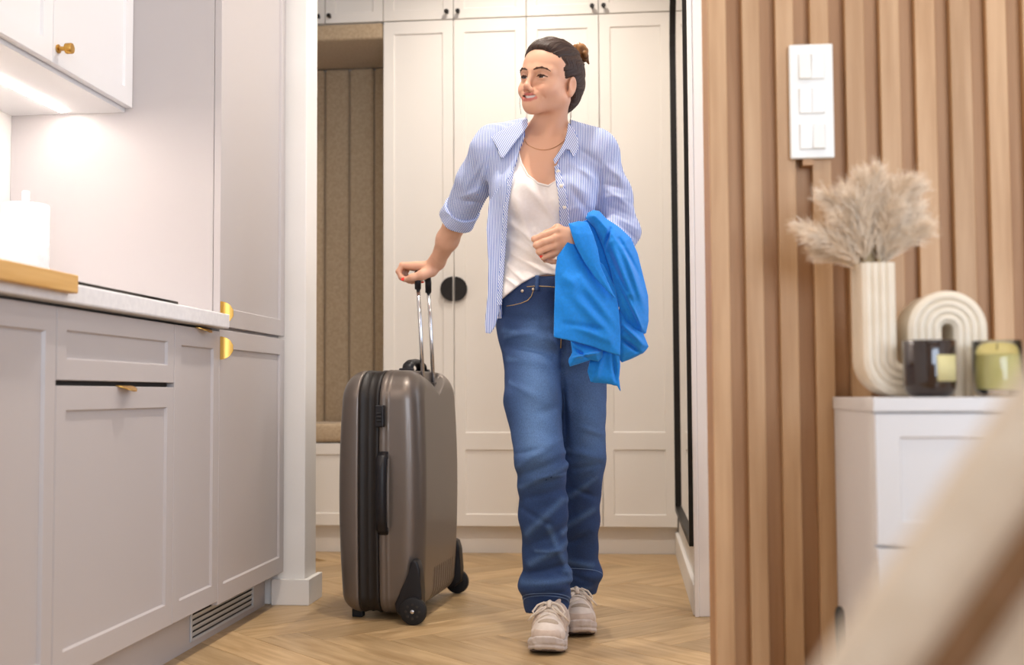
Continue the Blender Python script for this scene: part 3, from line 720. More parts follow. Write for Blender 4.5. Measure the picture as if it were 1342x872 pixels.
def shell_back(P):
    s, w_, z = sc_local(P); d = smax(case_body(P), s-.140, .008)
    d = d - .0022*np.exp(-((s-.128)/.006)**2) - .0018*np.exp(-((s-.112)/.004)**2)
    # pocket for the telescopic handle: V shaped recess in the top of the back
    v = (z-.700)-np.abs(w_-.265)*.42
    rec = smax(smax(-v, s-.055, .006), np.abs(w_-.265)-.145, .01)
    d = smax(d, -np.maximum(rec, -(.055-s)-.0), .006)
    # ribbed vent field low on the back
    g = (np.abs(w_-.30) < .135) & (z < .15) & (s < .03)
    d = d + np.where(g, .0035*np.cos((w_-.30)/.135*math.pi*9/1.0).clip(-.2, 1)*np.clip((.15-z)/.01, 0, 1), 0)
    return d
def band(P):
    s, w_, z = sc_local(P); d = case_body(P, .004)
    d = d - .0045*np.exp(-((s-.147)/.007)**2) - .0045*np.exp(-((s-.199)/.007)**2) - .002*np.exp(-((s-.173)/.004)**2)
    return np.maximum(d, np.abs(s-.173)-.0332)
lo = (-1.02, 3.52, .0); hi = (-.52, 4.20, .84)
sdf_mesh(shell_front, lo, hi, .0045, 'front_shell', M_shell, sc)
sdf_mesh(shell_back, lo, hi, .0035, 'back_shell', M_shell, sc)
sdf_mesh(band, lo, hi, .004, 'zip_band', M_zip, sc)['label'] = 'black zip band with piping'
# handle pocket lining
local(B().box(-.075, -.045, .125, .405, .69, .742, .004)).build('handle_socket', M_blackp, sc)
# telescopic handle
th_ = empty('telescopic_handle', (0, 0, 0), None, None); th_.parent = sc
lean = .019
for w_ in (.20, .335):
    local(B().tube([SL(.048, w_, .70), SL(.048+lean*.5, w_, .90), SL(.048+lean, w_, 1.068)], .0068, 14)).build('pole', M_chrome, th_, True)
gp = [SL(.048+lean, .20, 1.045), SL(.048+lean, .20, 1.080), SL(.050+lean, .204, 1.094), SL(.051+lean, .22, 1.103), SL(.051+lean, .265, 1.105), SL(.051+lean, .315, 1.103), SL(.050+lean, .331, 1.094), SL(.048+lean, .335, 1.080), SL(.048+lean, .335, 1.045)]
local(B().tube(gp, [.0105, .011, .0125, .0125, .0125, .0125, .0125, .011, .0105], 14)).build('grip', M_blackp, th_, True)
th_.name = 'telescopic_handle'
# side lock, side handle, top handle
local(B().box(-.146, -.118, -.019, .004, .600, .668, .004, 2)).build('combination_lock', M_blackp, sc)
for k in range(3):
    z = .620+k*.011
    local(B().lathe([(.0045, -.139), (.0045, -.125)], (0, -.0175, z), 14, 'x')).build('lock_wheel', M_rubber, sc, True, 40)
for sx in (-.137, -.127):
    for z in (.62, .632): local(B().box(sx-.0008, sx+.0008, -.0202, -.019, z, z+.002)).build('digit_mark', M_lite, sc)
side = [SL(.122, -.004, .515), SL(.122, -.022, .505), SL(.122, -.031, .47), SL(.122, -.034, .42), SL(.122, -.034, .37), SL(.122, -.031, .32), SL(.122, -.022, .288), SL(.122, -.004, .278)]
b = local(B().tube(side, [.011, .0115, .0115, .012, .012, .0115, .0115, .011], 12))
for v in b.bm.verts: v.co.x = -.122+(v.co.x+.122)*1.5
b.build('side_handle', M_blackp, sc, True)
for z in (.513, .28): local(B().box(-.136, -.108, -.008, .006, z-.012, z+.012, .003)).build('handle_mount', M_blackp, sc)
top = [SL(.095, .17, ZT-.004), SL(.095, .185, ZT+.018), SL(.095, .22, ZT+.028), SL(.095, .265, ZT+.031), SL(.095, .31, ZT+.028), SL(.095, .345, ZT+.018), SL(.095, .36, ZT-.004)]
b = local(B().tube(top, .010, 12))
for v in b.bm.verts: v.co.x = -.095+(v.co.x+.095)*1.9
b.build('top_handle', M_blackp, sc, True)
for w_ in (.165, .365): local(B().box(-.118, -.072, w_-.016, w_+.016, ZT-.012, ZT+.008, .004)).build('handle_mount', M_blackp, sc)
# wheel housings (corner guards) and wheels
def guard(w0, sgn):
    prof = [(-.004, .05), (-.003, .090), (.0, .13), (.002, .165), (.010, .190), (.024, .196), (.034, .186), (.038, .155), (.044, .125), (.056, .102), (.072, .084), (.082, .062), (.078, .036), (.066, .026), (.02, .03)]
    b = local(B()); bm = b.bm
    prof = [(-s, z) for s, z in prof]
    a0, a1 = (w0, w0+sgn*.048)
    b.prism(prof, 'y', min(a0, a1), max(a0, a1))
    es = [e for e in bm.edges if abs(e.verts[0].co.y-e.verts[1].co.y) < 1e-6]
    bmesh.ops.bevel(bm, geom=es, offset=.007, segments=3, profile=.6, affect='EDGES')
    g_ = b.build('wheel_housing', M_blackp, sc, True, 50)
    wc = (-.0215, w0+sgn*.012, .0422)
    wb = local(B().lathe([(.012, -.012), (.033, -.012), (.0405, -.009), (.0420, -.004), (.0420, .004), (.0405, .009), (.033, .012), (.012, .012)], (wc[0], wc[1]-sgn*.014, wc[2]), 30, 'y')).build('wheel', M_rubber, g_, True, 40)
    hubc = (wc[0], wc[1]-sgn*.0265, wc[2])
    h_ = local(B().lathe([(.006, 0), (.006, -.003*sgn), (.0045, -.004*sgn)], hubc, 14, 'y')).build('axle', M_chrome, g_, True, 40)
    for k in range(8):
        a = k*math.pi/4; x, z = .021*math.cos(a), .021*math.sin(a)
        local(B().lathe([(.0042, 0), (.0042, -.0012*sgn)], (hubc[0]+x, hubc[1]+sgn*.0006, hubc[2]+z), 10, 'y')).build('wheel_slot', M_alu if sgn < 0 else M_gap, g_)
guard(-.022, 1); guard(WD+.022, -1)
for w_ in (.09, .44): local(B().box(-.25, -.215, w_-.015, w_+.015, 0.0, .026, .003)).build('foot', M_rubber, sc)
# ------------------------------------------------------------------ the walking woman
def sv(px, py, Y):
    """survey helper: where the sight line through a photo point meets the vertical plane at distance Y (metres)"""
    d = cf_ + cx_*((px-671)/F_PX) - cu_*((py-436)/F_PX); t = Y/d.y
    return np.array((d.x*t, Y, CAM_H+d.z*t))
M_skin = mat('skin', '#c98d6c', .46, attr='tint', sss=.12, spec=.4)
M_hair = mat('hair', '#2c1c14', .52, attr='tint', spec=.4)
M_shirt = mat('striped_shirt', '#a9b6dc', .8); weave(M_shirt, 66, .4, '#5c7ac4', '#e2e8f6', 'X', .03)
M_collar = mat('shirt_collar', '#9fb0dc', .8); weave(M_collar, 66, .4, '#7089cb', '#e6eaf6', 'X', .5)
M_tee = mat('white_tshirt', '#efe9e4', .85, col2='#ebe4de', nscale=120, bump=.05, bscale=400)
M_denim = mat('denim', '#35557f', .8, attr='tint', bump=.10, bscale=420)
def grain(m, scale, stretch, lo, hi):
    nt = m.node_tree; N = nt.nodes; L = nt.links; b = N['Principled BSDF']; src = b.inputs['Base Color'].links[0].from_socket
    tc = N.new('ShaderNodeTexCoord'); mp = N.new('ShaderNodeMapping'); mp.inputs['Scale'].default_value = stretch; nz = N.new('ShaderNodeTexNoise'); nz.inputs['Scale'].default_value = scale; nz.inputs['Detail'].default_value = 3
    mr = N.new('ShaderNodeMapRange'); mr.inputs['From Min'].default_value = .3; mr.inputs['From Max'].default_value = .7; mr.inputs['To Min'].default_value = lo; mr.inputs['To Max'].default_value = hi
    hs = N.new('ShaderNodeHueSaturation'); L.new(tc.outputs['Object'], mp.inputs[0]); L.new(mp.outputs[0], nz.inputs['Vector']); L.new(nz.outputs['Fac'], mr.inputs['Value']); L.new(mr.outputs[0], hs.inputs['Value']); L.new(src, hs.inputs['Color']); L.new(hs.outputs[0], b.inputs['Base Color'])
grain(M_denim, 420, (1, 1, .55), .80, 1.22)
M_jacket = mat('blue_wool', '#0b90f2', .75, col2='#0988e6', nscale=150, sheen=.15, bump=.05, bscale=500)
M_button = mat('shirt_button', '#efe6d8', .3)
M_rivet = mat('copper_rivet', '#c9b9a2', .35, .9)
M_thread = mat('seam_thread', '#a58a63', .8)
M_nail = mat('red_nail_polish', '#ee2f22', .2, coat=.5)
M_teeth = mat('teeth', '#f4eee6', .3)
M_lash = mat('brow_hair', '#50362a', .8)
M_eye = mat('eye', '#ffffff', .12, attr='tint', coat=.6)
M_goldchain = mat('necklace_gold', '#c99a6a', .35, 1.0)
person = empty('person', (-.19, 3.42, 0), 'smiling woman walking in jeans and open blue striped shirt, pulling a suitcase', 'person')

# head frame: f forward, l her left, u up
HC = np.array((-.2150, 3.36, 1.600)); ya, tl, ro = math.radians(34), math.radians(2.5), math.radians(-7.5)
Fv = np.array((-math.sin(ya)*math.cos(tl), -math.cos(ya)*math.cos(tl), math.sin(tl))); Lv = np.array((math.cos(ya), -math.sin(ya), 0.0)); Uv = np.cross(Lv, Fv); Uv = -Uv if Uv[2] < 0 else Uv
Lv, Uv = Lv*math.cos(ro)+Uv*math.sin(ro), Uv*math.cos(ro)-Lv*math.sin(ro)
HR = np.stack([Fv, Lv, Uv], 1)
def hd(f, l, u): return HC+Fv*f+Lv*l+Uv*u
def toh(P): return (P-HC.astype(f4))@HR.astype(f4)

body = Soup()
# torso (under the clothes), neck
SHR, SHL = sv(641, 200, 3.43), sv(788, 205, 3.42)
NB = sv(716, 190, 3.435)
ELR, WRR = sv(604, 277, 3.62), sv(573, 343, 3.80)
ELL, WRL = sv(815.5, 305, 3.42), sv(753, 312, 3.205)
def torso(s, g=0.0):
    s.ell(sv(713, 235, 3.43), (.150+g, .098+g, .155+g), .03)
    s.ell(sv(709, 300, 3.43), (.128+g, .092+g, .16+g), .05)
    s.ell(sv(712, 385, 3.42), (.142+g, .102+g, .13+g), .06)
    s.cone(SHR+A3(.03, .0, .0), SHL+A3(-.03, .0, .0), .052+g, .052+g, .05)
    for px, sx in ((684, -1), (747, 1)): s.ell(sv(px, 257, 3.355), (.054+g, .05+g, .056+g), .045)
    s.cone(NB+A3(0, 0, .01), SHR+A3(.015, 0, .02), .046+g, .040+g, .04); s.cone(NB+A3(0, 0, .01), SHL+A3(-.015, 0, .02), .046+g, .040+g, .04)
    return s
torso(body)
body.cone(hd(-.022, 0, -.055), NB+A3(0, 0, .0), .047, .052, .03)
body.cone(hd(-.012, .046, -.045), NB+A3(-.012, -.052, -.025), .016, .010, .03)     # sternomastoid
for sx in (-1, 1): body.cone(NB+A3(sx*.012, -.062, -.03), NB+A3(sx*.12, -.035, -.012), .008, .008, .02)   # collar bones
# head
H = [((-.012, 0, .038), (.094, .0725, .078), .02), ((.030, 0, -.018), (.056, .0590, .062), .03), ((.034, 0, .040), (.052, .0615, .052), .03)]
for c, r, k in H: body.ell(hd(*c), r, k, HR)
for s in (-1, 1):
    body.ell(hd(.050, s*.040, -.030), (.028, .024, .022), .022, HR)
    body.ell(hd(.066, s*.031, -.043), (.018, .019, .017), .018, HR)
    body.cone(hd(.004, s*.0465, -.048), hd(.063, s*.011, -.0865), .016, .0130, .03)
    body.cone(hd(.083, s*.013, .016), hd(.066, s*.047, .014), .010, .009, .016)
body.ell(hd(.0735, 0, -.0865), (.0165, .0185, .0150), .016, HR)
body.ell(hd(.070, 0, -.066), (.0225, .030, .026), .02, HR)
for s in (-1, 1):
    body.ell(hd(.0905, s*.031, -.004), (.013, .018, .012), -.014, HR)
    body.ell(hd(.0715, s*.0315, -.003), (.0142, .0158, .0140), .006, HR)
    body.ell(hd(.0885, s*.0315, -.0035), (.012, .0150, .0037), -.002, HR)
    body.ell(hd(.0945, s*.0105, -.0425), (.009, .0070, .0068), .007, HR)
body.cone(hd(.085, 0, .010), hd(.1020, 0, -.032), .0072, .0078, .011)
body.ell(hd(.1030, 0, -.0345), (.0092, .0092, .0082), .007, HR)
for s in (-1, 1): body.ell(hd(.0985, s*.0055, -.0452), (.0035, .0026, .0022), -.002, HR)
# smiling mouth: carve, then lips
ml = [(.0630, -.0385, -.0465), (.0780, -.0255, -.0558), (.0885, -.0105, -.0620), (.0900, 0, -.0632), (.0885, .0105, -.0620), (.0780, .0255, -.0558), (.0630, .0385, -.0465)]
mr_ = [.0012, .0046, .0066, .0072, .0066, .0046, .0012]
for i in range(6): body.ops.append((np.minimum(hd(*ml[i]), hd(*ml[i+1]))-.012, np.maximum(hd(*ml[i]), hd(*ml[i+1]))+.012, -.003, (lambda a, b, ra, rb: (lambda P: d_cone(P, a, b, ra, rb)))(hd(*ml[i]), hd(*ml[i+1]), mr_[i], mr_[i+1])))
ul = [(.0640, -.0392, -.0452), (.0795, -.0250, -.0508), (.0892, -.0090, -.0536), (.0898, 0, -.0543), (.0892, .0090, -.0536), (.0795, .0250, -.0508), (.0640, .0392, -.0452)]
body.chain([hd(*p) for p in ul], [.0013, .0023, .0029, .0029, .0029, .0023, .0013], .003)
ll = [(.0640, -.0385, -.0470), (.0795, -.0245, -.0628), (.0883, -.0095, -.0705), (.0893, 0, -.0720), (.0883, .0095, -.0705), (.0795, .0245, -.0628), (.0640, .0385, -.0470)]
body.chain([hd(*p) for p in ll], [.0012, .0036, .0050, .0052, .0050, .0036, .0012], .004)
for s in (-1, 1):   # ears
    body.ell(hd(-.010, s*.0745, -.009), (.016, .0065, .026), .005, HR)
    body.ell(hd(-.006, s*.0735, -.032), (.009, .006, .011), .006, HR)
    body.ell(hd(-.004, s*.0820, -.006), (.010, .0068, .017), -.004, HR)
# her right arm (towards the suitcase) and hand
body.cone(SHR, ELR, .046, .038, .03).cone(ELR, ELR*.45+WRR*.55, .039, .034, .02).cone(ELR*.45+WRR*.55, WRR, .034, .0245, .02)
GC = np.array(SC)+np.array(wa)*.232+np.array(sa_)*.070+np.array((0, 0, 1.099))          # centre of the grip bar
HX = np.array((-1.0, .05, 0)); HX /= np.linalg.norm(HX); HY = np.array(wa); HZ = np.array((0, 0, 1.0))
def gh(x, y, z): return GC+HX*x+HY*y+HZ*z           # x towards the knuckles, y along the bar, z up
body.cone(WRR, gh(-.035, -.004, .016), .0235, .026, .02)
for y, x in ((-.030, .050), (-.010, .054), (.011, .051), (.030, .044)):
    body.cone(gh(-.040, y*.55, .020), gh(x, y, .027), .0155, .0105, .012)
body.ell(gh(.0, -.004, .0255), (.045, .032, .0125), .012, np.stack([HX, HY, HZ], 1))
FR = []
for y, x, r in ((-.0315, .050, .0085), (-.0105, .054, .0088), (.0105, .051, .0085), (.0305, .044, .0074)):
    c = [gh(x, y, .027), gh(x+.0125, y, .006), gh(x+.004, y, -.0125), gh(x-.022, y+.001, -.0235), gh(x-.042, y+.002, -.0205)]
    body.chain(c, [r*1.12, r*1.04, r*.98, r*.92, r*.8], .0035); FR.append((c, r))
tR = [gh(-.046, -.026, .006), gh(-.020, -.044, -.008), gh(.010, -.051, -.0165), gh(.038, -.047, -.0225)]
body.chain(tR, [.0205, .0150, .0105, .0078], .012)
# her left arm across the front and loosely closed hand
body.cone(SHL, ELL, .046, .038, .03).cone(ELL, ELL*.4+WRL*.6, .038, .033, .02).cone(ELL*.4+WRL*.6, WRL, .033, .0245, .02)
hL = lambda px, py, Y: sv(px, py, Y)
KN = [hL(729, 303, 3.168), hL(727.5, 312.5, 3.160), hL(727.5, 322, 3.164), hL(730, 331, 3.176)]
body.cone(WRL, (KN[1]+KN[2])/2*.35+WRL*.65, .0245, .024, .015)
for k, q in enumerate(KN): body.cone(WRL*.75+q*.25+A3(0, 0, (1.5-k)*.006), q, .0155, .0108, .012)
body.ell((KN[1]+KN[2])/2*.55+WRL*.45, (.034, .0135, .031), .012)
PI_ = [hL(700.5, 313.5, 3.152), hL(703, 321.5, 3.148), hL(706.5, 330, 3.153), hL(712, 337.5, 3.164)]
FL = []
for k in range(4):
    r = (.0086, .0088, .0084, .0075)[k]; mid = PI_[k]
    d1 = mid+A3(.004, .020, -.004); d2 = mid+A3(.022, .030, -.008); d3 = mid+A3(.036, .024, -.010)
    body.chain([KN[k], KN[k]*.4+mid*.6+A3(0, -.002, .001), mid, d1, d2, d3], [r*1.15, r*1.05, r, r*.97, r*.92, r*.8], .0032)
tL = [WRL+A3(-.030, .012, .018), hL(731, 300, 3.195), hL(716, 307, 3.205), hL(706, 318, 3.20)]
body.chain(tL, [.0155, .0125, .0100, .008], .008)

def skin_tint(P):
    n = len(P); h = toh(P); base = np.tile(np.array(lin('#dcab8e')[:3], f4), (n, 1))
    def mix(c, w):
        nonlocal base
        w = np.clip(w, 0, 1)[:, None]; base = base*(1-w)+np.array(lin(c)[:3], f4)*w
    face = (h[:, 2] > -.13) & (h[:, 0] > -.03)
    g = lambda c, r: np.exp(-(((h-np.array(c, f4))/np.array(r, f4))**2).sum(1))*face
    mix('#e3b89c', .6*g((.07, 0, .055), (.04, .05, .03)))
    for s in (-1, 1): mix('#dd957c', .4*g((.07, s*.037, -.038), (.03, .018, .016)))
    mix('#d8937b', .45*g((.108, 0, -.042), (.012, .012, .012)))
    for s in (-1, 1): mix('#c4907a', .3*g((.08, s*.031, .004), (.02, .018, .008)))
    lip = np.full(n, 9., f4)
    for A_, R_ in ((ul, .0040), (ll, .0063)):
        for i in range(6): lip = np.minimum(lip, seg_dist(P, hd(*A_[i]), hd(*A_[i+1]))/R_)
    lip = lip+np.clip((np.abs(h[:, 1])-.027)/.010, 0, 1.2)
    mix('#c0645c', np.clip((1.35-lip)*4, 0, .85)*(h[:, 0] > .055))
    inn = np.full(n, 9., f4)
    for i in range(6): inn = np.minimum(inn, seg_dist(P, hd(ml[i][0]-.006, *ml[i][1:]), hd(ml[i+1][0]-.006, *ml[i+1][1:])))
    mix('#5a2420', ((inn < .0058) & (h[:, 0] < .0865-(h[:, 1]**2)*12)).astype(f4)*.9)
    hand = ((P-GC.astype(f4))**2).sum(1) < .1**2; mix('#cf9a80', hand*.35)
    return base
creases = []
for s in (-1, 1):
    creases += [(hd(.092, s*.0165, -.037), hd(.080, s*.033, -.047), .0042, -.0013), (hd(.080, s*.033, -.047), hd(.070, s*.042, -.060), .0042, -.0012), (hd(.083, s*.020, -.0145), hd(.077, s*.040, -.0135), .0032, -.0006), (hd(.066, s*.0395, -.048), hd(.066, s*.0395, -.0475), .004, -.0012)]
def body_f(P): return folds(P, body(P), creases)
bd = sdf_mesh(body_f, (-.86, 3.08, .86), (.10, 3.96, 1.76), .0017, 'body', M_skin, person, color=skin_tint)
bd['label'] = 'face, neck, arms and hands with light tan skin'
# nails
for c, r in FR:
    t = Vector(c[4]-c[3]).normalized()
    nl = B(); nl.bm = bmesh.new(); bmesh.ops.create_uvsphere(nl.bm, u_segments=12, v_segments=8, radius=1)
    p = Vector(c[4])+t*.003-Vector(HZ)*r*.62
    for v in nl.bm.verts: v.co = p+t*v.co.x*.0068+Vector(HY)*v.co.y*.0052+Vector(HZ)*v.co.z*.0028
    nl.build('fingernail', M_nail, person, True)
def nail(p, t, up, L=.0075, W=.0058):
    t, up = Vector(t).normalized(), Vector(up).normalized(); s = t.cross(up).normalized(); up = s.cross(t)
    nl = B(); bmesh.ops.create_uvsphere(nl.bm, u_segments=14, v_segments=8, radius=1)
    for v in nl.bm.verts: v.co = Vector(p)+t*v.co.x*L+s*v.co.y*W+up*v.co.z*.0028
    nl.build('fingernail', M_nail, person, True)
nail(tR[3]+HX*.0035-HY*.0052+HZ*.0012, tR[3]-tR[2], (-HY+HZ*.25), .0078, .0060)
nail(tL[3]+A3(-.003, -.004, -.005), tL[3]-tL[2], A3(-.5, -.6, -.1))
nail(sv(709.5, 336.5, 3.158), A3(1, .3, -.2), A3(-.3, -1, -.5), .005, .0045)
# eyes, teeth, brows, lashes
for s in (-1, 1):
    c = hd(.0715, s*.0315, -.003); gz = (Fv*.99-Lv*.08-Uv*.02); gz /= np.linalg.norm(gz)
    def eye_f(P, c=c): return np.linalg.norm(P-c.astype(f4), axis=1)-.0131
    def eye_c(P, c=c, gz=gz):
        q = P-c.astype(f4); q /= np.linalg.norm(q, axis=1)[:, None]; a = np.arccos(np.clip(q@gz.astype(f4), -1, 1))
        o = np.tile(np.array(lin('#e9e2dc')[:3], f4), (len(P), 1)); o[a < .68] = lin('#3a2216')[:3]; o[a < .30] = lin('#0a0706')[:3]; return o
    sdf_mesh(eye_f, c-.015, c+.015, .0008, 'eyeball', M_eye, person, color=eye_c)
    br = Soup().chain([hd(.0958, s*.0125, .0150), hd(.0948, s*.022, .0188), hd(.0900, s*.036, .0212), hd(.0815, s*.0480, .0186), hd(.0735, s*.0560, .0130)], [.0016, .0022, .0022, .0016, .0008], .003)
    sdf_mesh(br, hd(.08, s*.03, .02)-.045, hd(.08, s*.03, .02)+.045, .0009, 'eyebrow', M_lash, person)
    la = Soup().chain([hd(.0840, s*.0165, -.0035), hd(.0865, s*.024, -.0003), hd(.0865, s*.0315, .0008), hd(.0825, s*.040, -.0005), hd(.0750, s*.0485, -.003)], [.0007, .0015, .0018, .0018, .0012], .001)
    sdf_mesh(la, hd(.08, s*.032, 0)-.03, hd(.08, s*.032, 0)+.03, .0007, 'eyelashes', M_lash, person)
tb = B(); cols_ = []
for i in range(37):
    l = -.0325+.065*i/36; f = .0862-(l**2)*15.5; wob = .0005*abs(math.sin(i*math.pi/4.0)); lo_u = -.0676+(abs(l)/.0325)**1.8*.0165; hi_u = -.0528+(abs(l)/.0325)**1.6*.006
    cols_.append([tb.bm.verts.new(hd(f+wob+df, l, u)) for u, df in ((hi_u, -.001), ((hi_u+lo_u)/2, 0), (lo_u+.0004*math.cos(i*math.pi/2), -.0005), (lo_u, -.004), (hi_u, -.004))])
for a, b in zip(cols_, cols_[1:]):
    for k in range(5): tb.bm.faces.new((a[k], a[(k+1) % 5], b[(k+1) % 5], b[k]))
tb.build('teeth', M_teeth, person, True)
# hair
BUN = (-.098, .004, .108)
hl_line = [(.100, .090), (.078, .076), (.062, .058), (.048, .042), (.037, .022), (.026, .002), (.019, -.016), (.0145, -.034), (.011, -.022), (.009, -.004), (.003, .010), (-.012, .013), (-.026, .004), (-.032, -.030), (-.045, -.070), (-.075, -.095), (-.13, -.09), (-.15, .20), (.10, .20)]
def hair_f(P):
    q = toh(P); d = d_ell(q, (-.013, 0, .039), (.101, .0785, .0880)); d = smin(d, d_ell(q, (-.046, 0, -.008), (.066, .0665, .078)), .03)
    d = smin(d, d_ell(q, (.02, 0, .060), (.066, .058, .0625)), .03)
    ax = np.array(BUN)-np.array((.02, 0, .02)); ax = (ax/np.linalg.norm(ax)).astype(f4)
    r = q-np.array((-.012, 0, .03), f4); e1 = np.array((0, 1, 0), f4); e2 = np.cross(ax, e1).astype(f4); ph = np.arctan2(r@e1, r@e2)
    al = r@ax
    ph = ph+.10*np.sin(al*55+ph*5)+.06*np.sin(al*110+ph*11+1)
    d = d-.0003*np.sin(ph*150+al*90)-.0004*np.sin(ph*71)-.0005*np.sin(ph*37+1.3+al*35)-.0008*np.sin(ph*17+al*22)-.0016*np.sin(ph*7+2+al*28)
    return smax(d, d_poly(q[:, 0], q[:, 2], hl_line)-.002, .016)
def hair_tint(P):
    q = toh(P); t = np.clip((q[:, 2]-.0)/.12, 0, 1)*np.clip((-q[:, 0])/.11, 0, 1)
    a, b = np.array(lin('#2e1f18')[:3], f4), np.array(lin('#5c4030')[:3], f4); n_ = .5+.25*np.sin(q[:, 1]*700+q[:, 2]*430+q[:, 0]*300)+.25*np.sin(q[:, 1]*1500-q[:, 2]*700)
    w_ = np.clip(t*.55+.25*n_, 0, 1)[:, None]; return a*(1-w_)+b*w_
hair = sdf_mesh(hair_f, HC-.16, HC+.17, .0013, 'hair', M_hair, person, color=hair_tint); hair['label'] = 'dark brown hair pulled back'
bun = Soup(); bc = np.array(BUN)+np.array((-.010, 0, .008)); axb = np.array((-.62, 0, .55)); axb /= np.linalg.norm(axb); b1 = np.array((0, 1.0, 0)); b2 = np.cross(axb, b1)
sp_ = []
for i in range(46):
    a = i*.42; rr = .026-.0004*i; sp_.append(hd(*(bc+b1*rr*math.cos(a)+b2*rr*math.sin(a)*.9+axb*(.0006*i-.006))))
bun.chain(sp_, [.0088+.0018*math.sin(i*1.1) for i in range(46)], .002); bun.ell(hd(*bc), (.024, .024, .024), .006)
bun.chain([hd(*(bc+b2*-.020+axb*.010)), hd(*(bc+np.array((-.022, .012, -.010)))), hd(*(bc+np.array((-.034, .016, -.024))))], [.009, .008, .0025], .004)
def bun_tint(P):
    q = toh(P); n_ = .5+.5*np.sin(q[:, 1]*520+q[:, 0]*300); t = np.clip((q[:, 2]-.09)/.05, 0, 1)*.6+.4*n_
    a, b = np.array(lin('#3c2516')[:3], f4), np.array(lin('#a06f3c')[:3], f4); return a*(1-t[:, None])+b*t[:, None]
sdf_mesh(bun, hd(*bc)-.06, hd(*bc)+.06, .0014, 'hair_bun', M_hair, hair, color=bun_tint)['label'] = 'golden brown bun'
M_strand = mat('hair_strand', '#3a261a', .45)
for pts in ([(-.035, .058, -.06), (-.040, .060, -.09), (-.034, .058, -.118)], [(-.042, .050, -.07), (-.050, .052, -.10), (-.052, .050, -.122)], [(.06, -.056, -.03), (.055, -.060, -.07), (.045, -.058, -.10)]):
    B().tube([hd(*p) for p in pts], [.0006, .0006, .0005, .0003][:len(pts)], 6).build('loose_strand', M_strand, hair, True)
# necklace
nk = [NB+A3(-.062, -.030, .018), NB+A3(-.050, -.066, -.012), NB+A3(-.022, -.086, -.030), NB+A3(.006, -.090, -.034), NB+A3(.034, -.082, -.024), NB+A3(.058, -.058, -.002), NB+A3(.066, -.025, .022)]
cv = [Vector(nk[0])]
for i in range(len(nk)-1):
    p0, p1, p2, p3 = [Vector(nk[max(0, min(len(nk)-1, i+k))]) for k in (-1, 0, 1, 2)]
    for t in (.25, .5, .75, 1): cv.append(.5*((2*p1)+(p2-p0)*t+(2*p0-5*p1+4*p2-p3)*t*t+(3*p1-p0-3*p2+p3)*t**3))
fixed = []
for p in cv:                                   # drop the chain onto the skin
    q = np.array(p, f4); GRID['pad'] = .1
    for _ in range(12):
        d = float(body(q[None])[0])-.0012; q = q+np.array((0, 1, .1), f4)*d*.8
    fixed.append(tuple(q))
B().tube(fixed, .0008, 6).build('necklace', M_goldchain, person, True)
# ------------------------------------------------------------------ clothes
Tor = torso(Soup())
def seg(px0, py0, px1, py1, Y, wd, am, Y1=None): return (sv(px0, py0, Y), sv(px1, py1, Y if Y1 is None else Y1), wd, am)
# T-shirt
neck_poly = [sv(x, y, 3.33)[[0, 2]] for x, y in ((676, 150), (678, 196), (683, 214), (692, 231), (706, 242), (719, 245), (728, 240), (738, 228), (747, 205), (752, 150))]
hem = [sv(x, y, 3.30)[[0, 2]] for x, y in ((600, 405), (655, 391), (668, 382), (683, 371), (700, 362), (716, 358.5), (735, 361), (830, 362), (830, 600), (600, 600))]
Tee_t = torso(Soup(), .0075)
tee_fold = [seg(660, 285, 740, 352, 3.31, .010, .005), seg(664, 310, 736, 358, 3.31, .008, .004), seg(668, 330, 720, 362, 3.31, .007, .004), seg(690, 240, 737, 300, 3.30, .012, .004), seg(672, 250, 700, 330, 3.305, .014, .004), seg(662, 345, 690, 372, 3.31, .006, .004), seg(661, 362, 680, 378, 3.31, .006, .005), seg(700, 300, 738, 330, 3.30, .007, .003), seg(676, 300, 726, 345, 3.305, .005, -.003)]
def tee_f(P):
    d = folds2(P, Tee_t(P), tee_fold, 1.7); wob = .0012*np.sin(P[:, 0]*60+P[:, 2]*95); d = d+wob
    hang = np.clip((sv(700, 330, 3.3)[2]-P[:, 2])/.12, 0, 1)*np.clip((sv(712, 0, 3.3)[0]-P[:, 0])/.08, 0, 1); d = d-.010*hang
    nv = d_poly(P[:, 0], P[:, 2], neck_poly); d = np.where(P[:, 1] < 3.42, smax(d, -nv, .002), np.maximum(d, -nv))
    d = smax(d, -d_poly(P[:, 0], P[:, 2], hem), .004)
    return np.maximum(d, P[:, 2]-1.47)
tee = sdf_mesh(tee_f, (-.45, 3.22, .88), (.05, 3.60, 1.52), .0028, 't_shirt', M_tee, person)
tee['label'] = 'white V-neck T-shirt'
# neckline rib
nl_pts = [sv(x, y, 3.33) for x, y in ((677.5, 180), (678, 196), (683, 214), (692, 231), (706, 242), (719, 245), (728, 240), (738, 228))]
rib = []
for p in nl_pts:
    q = np.array(p, f4); q[1] = 3.20; GRID['pad'] = .3
    for _ in range(30): q[1] += max(float(Tee_t(q[None])[0]), -.01)*.8
    rib.append(tuple(q+A3(0, .001, 0)))
B().tube(rib, .0034, 8).build('neck_rib', M_tee, tee, True)

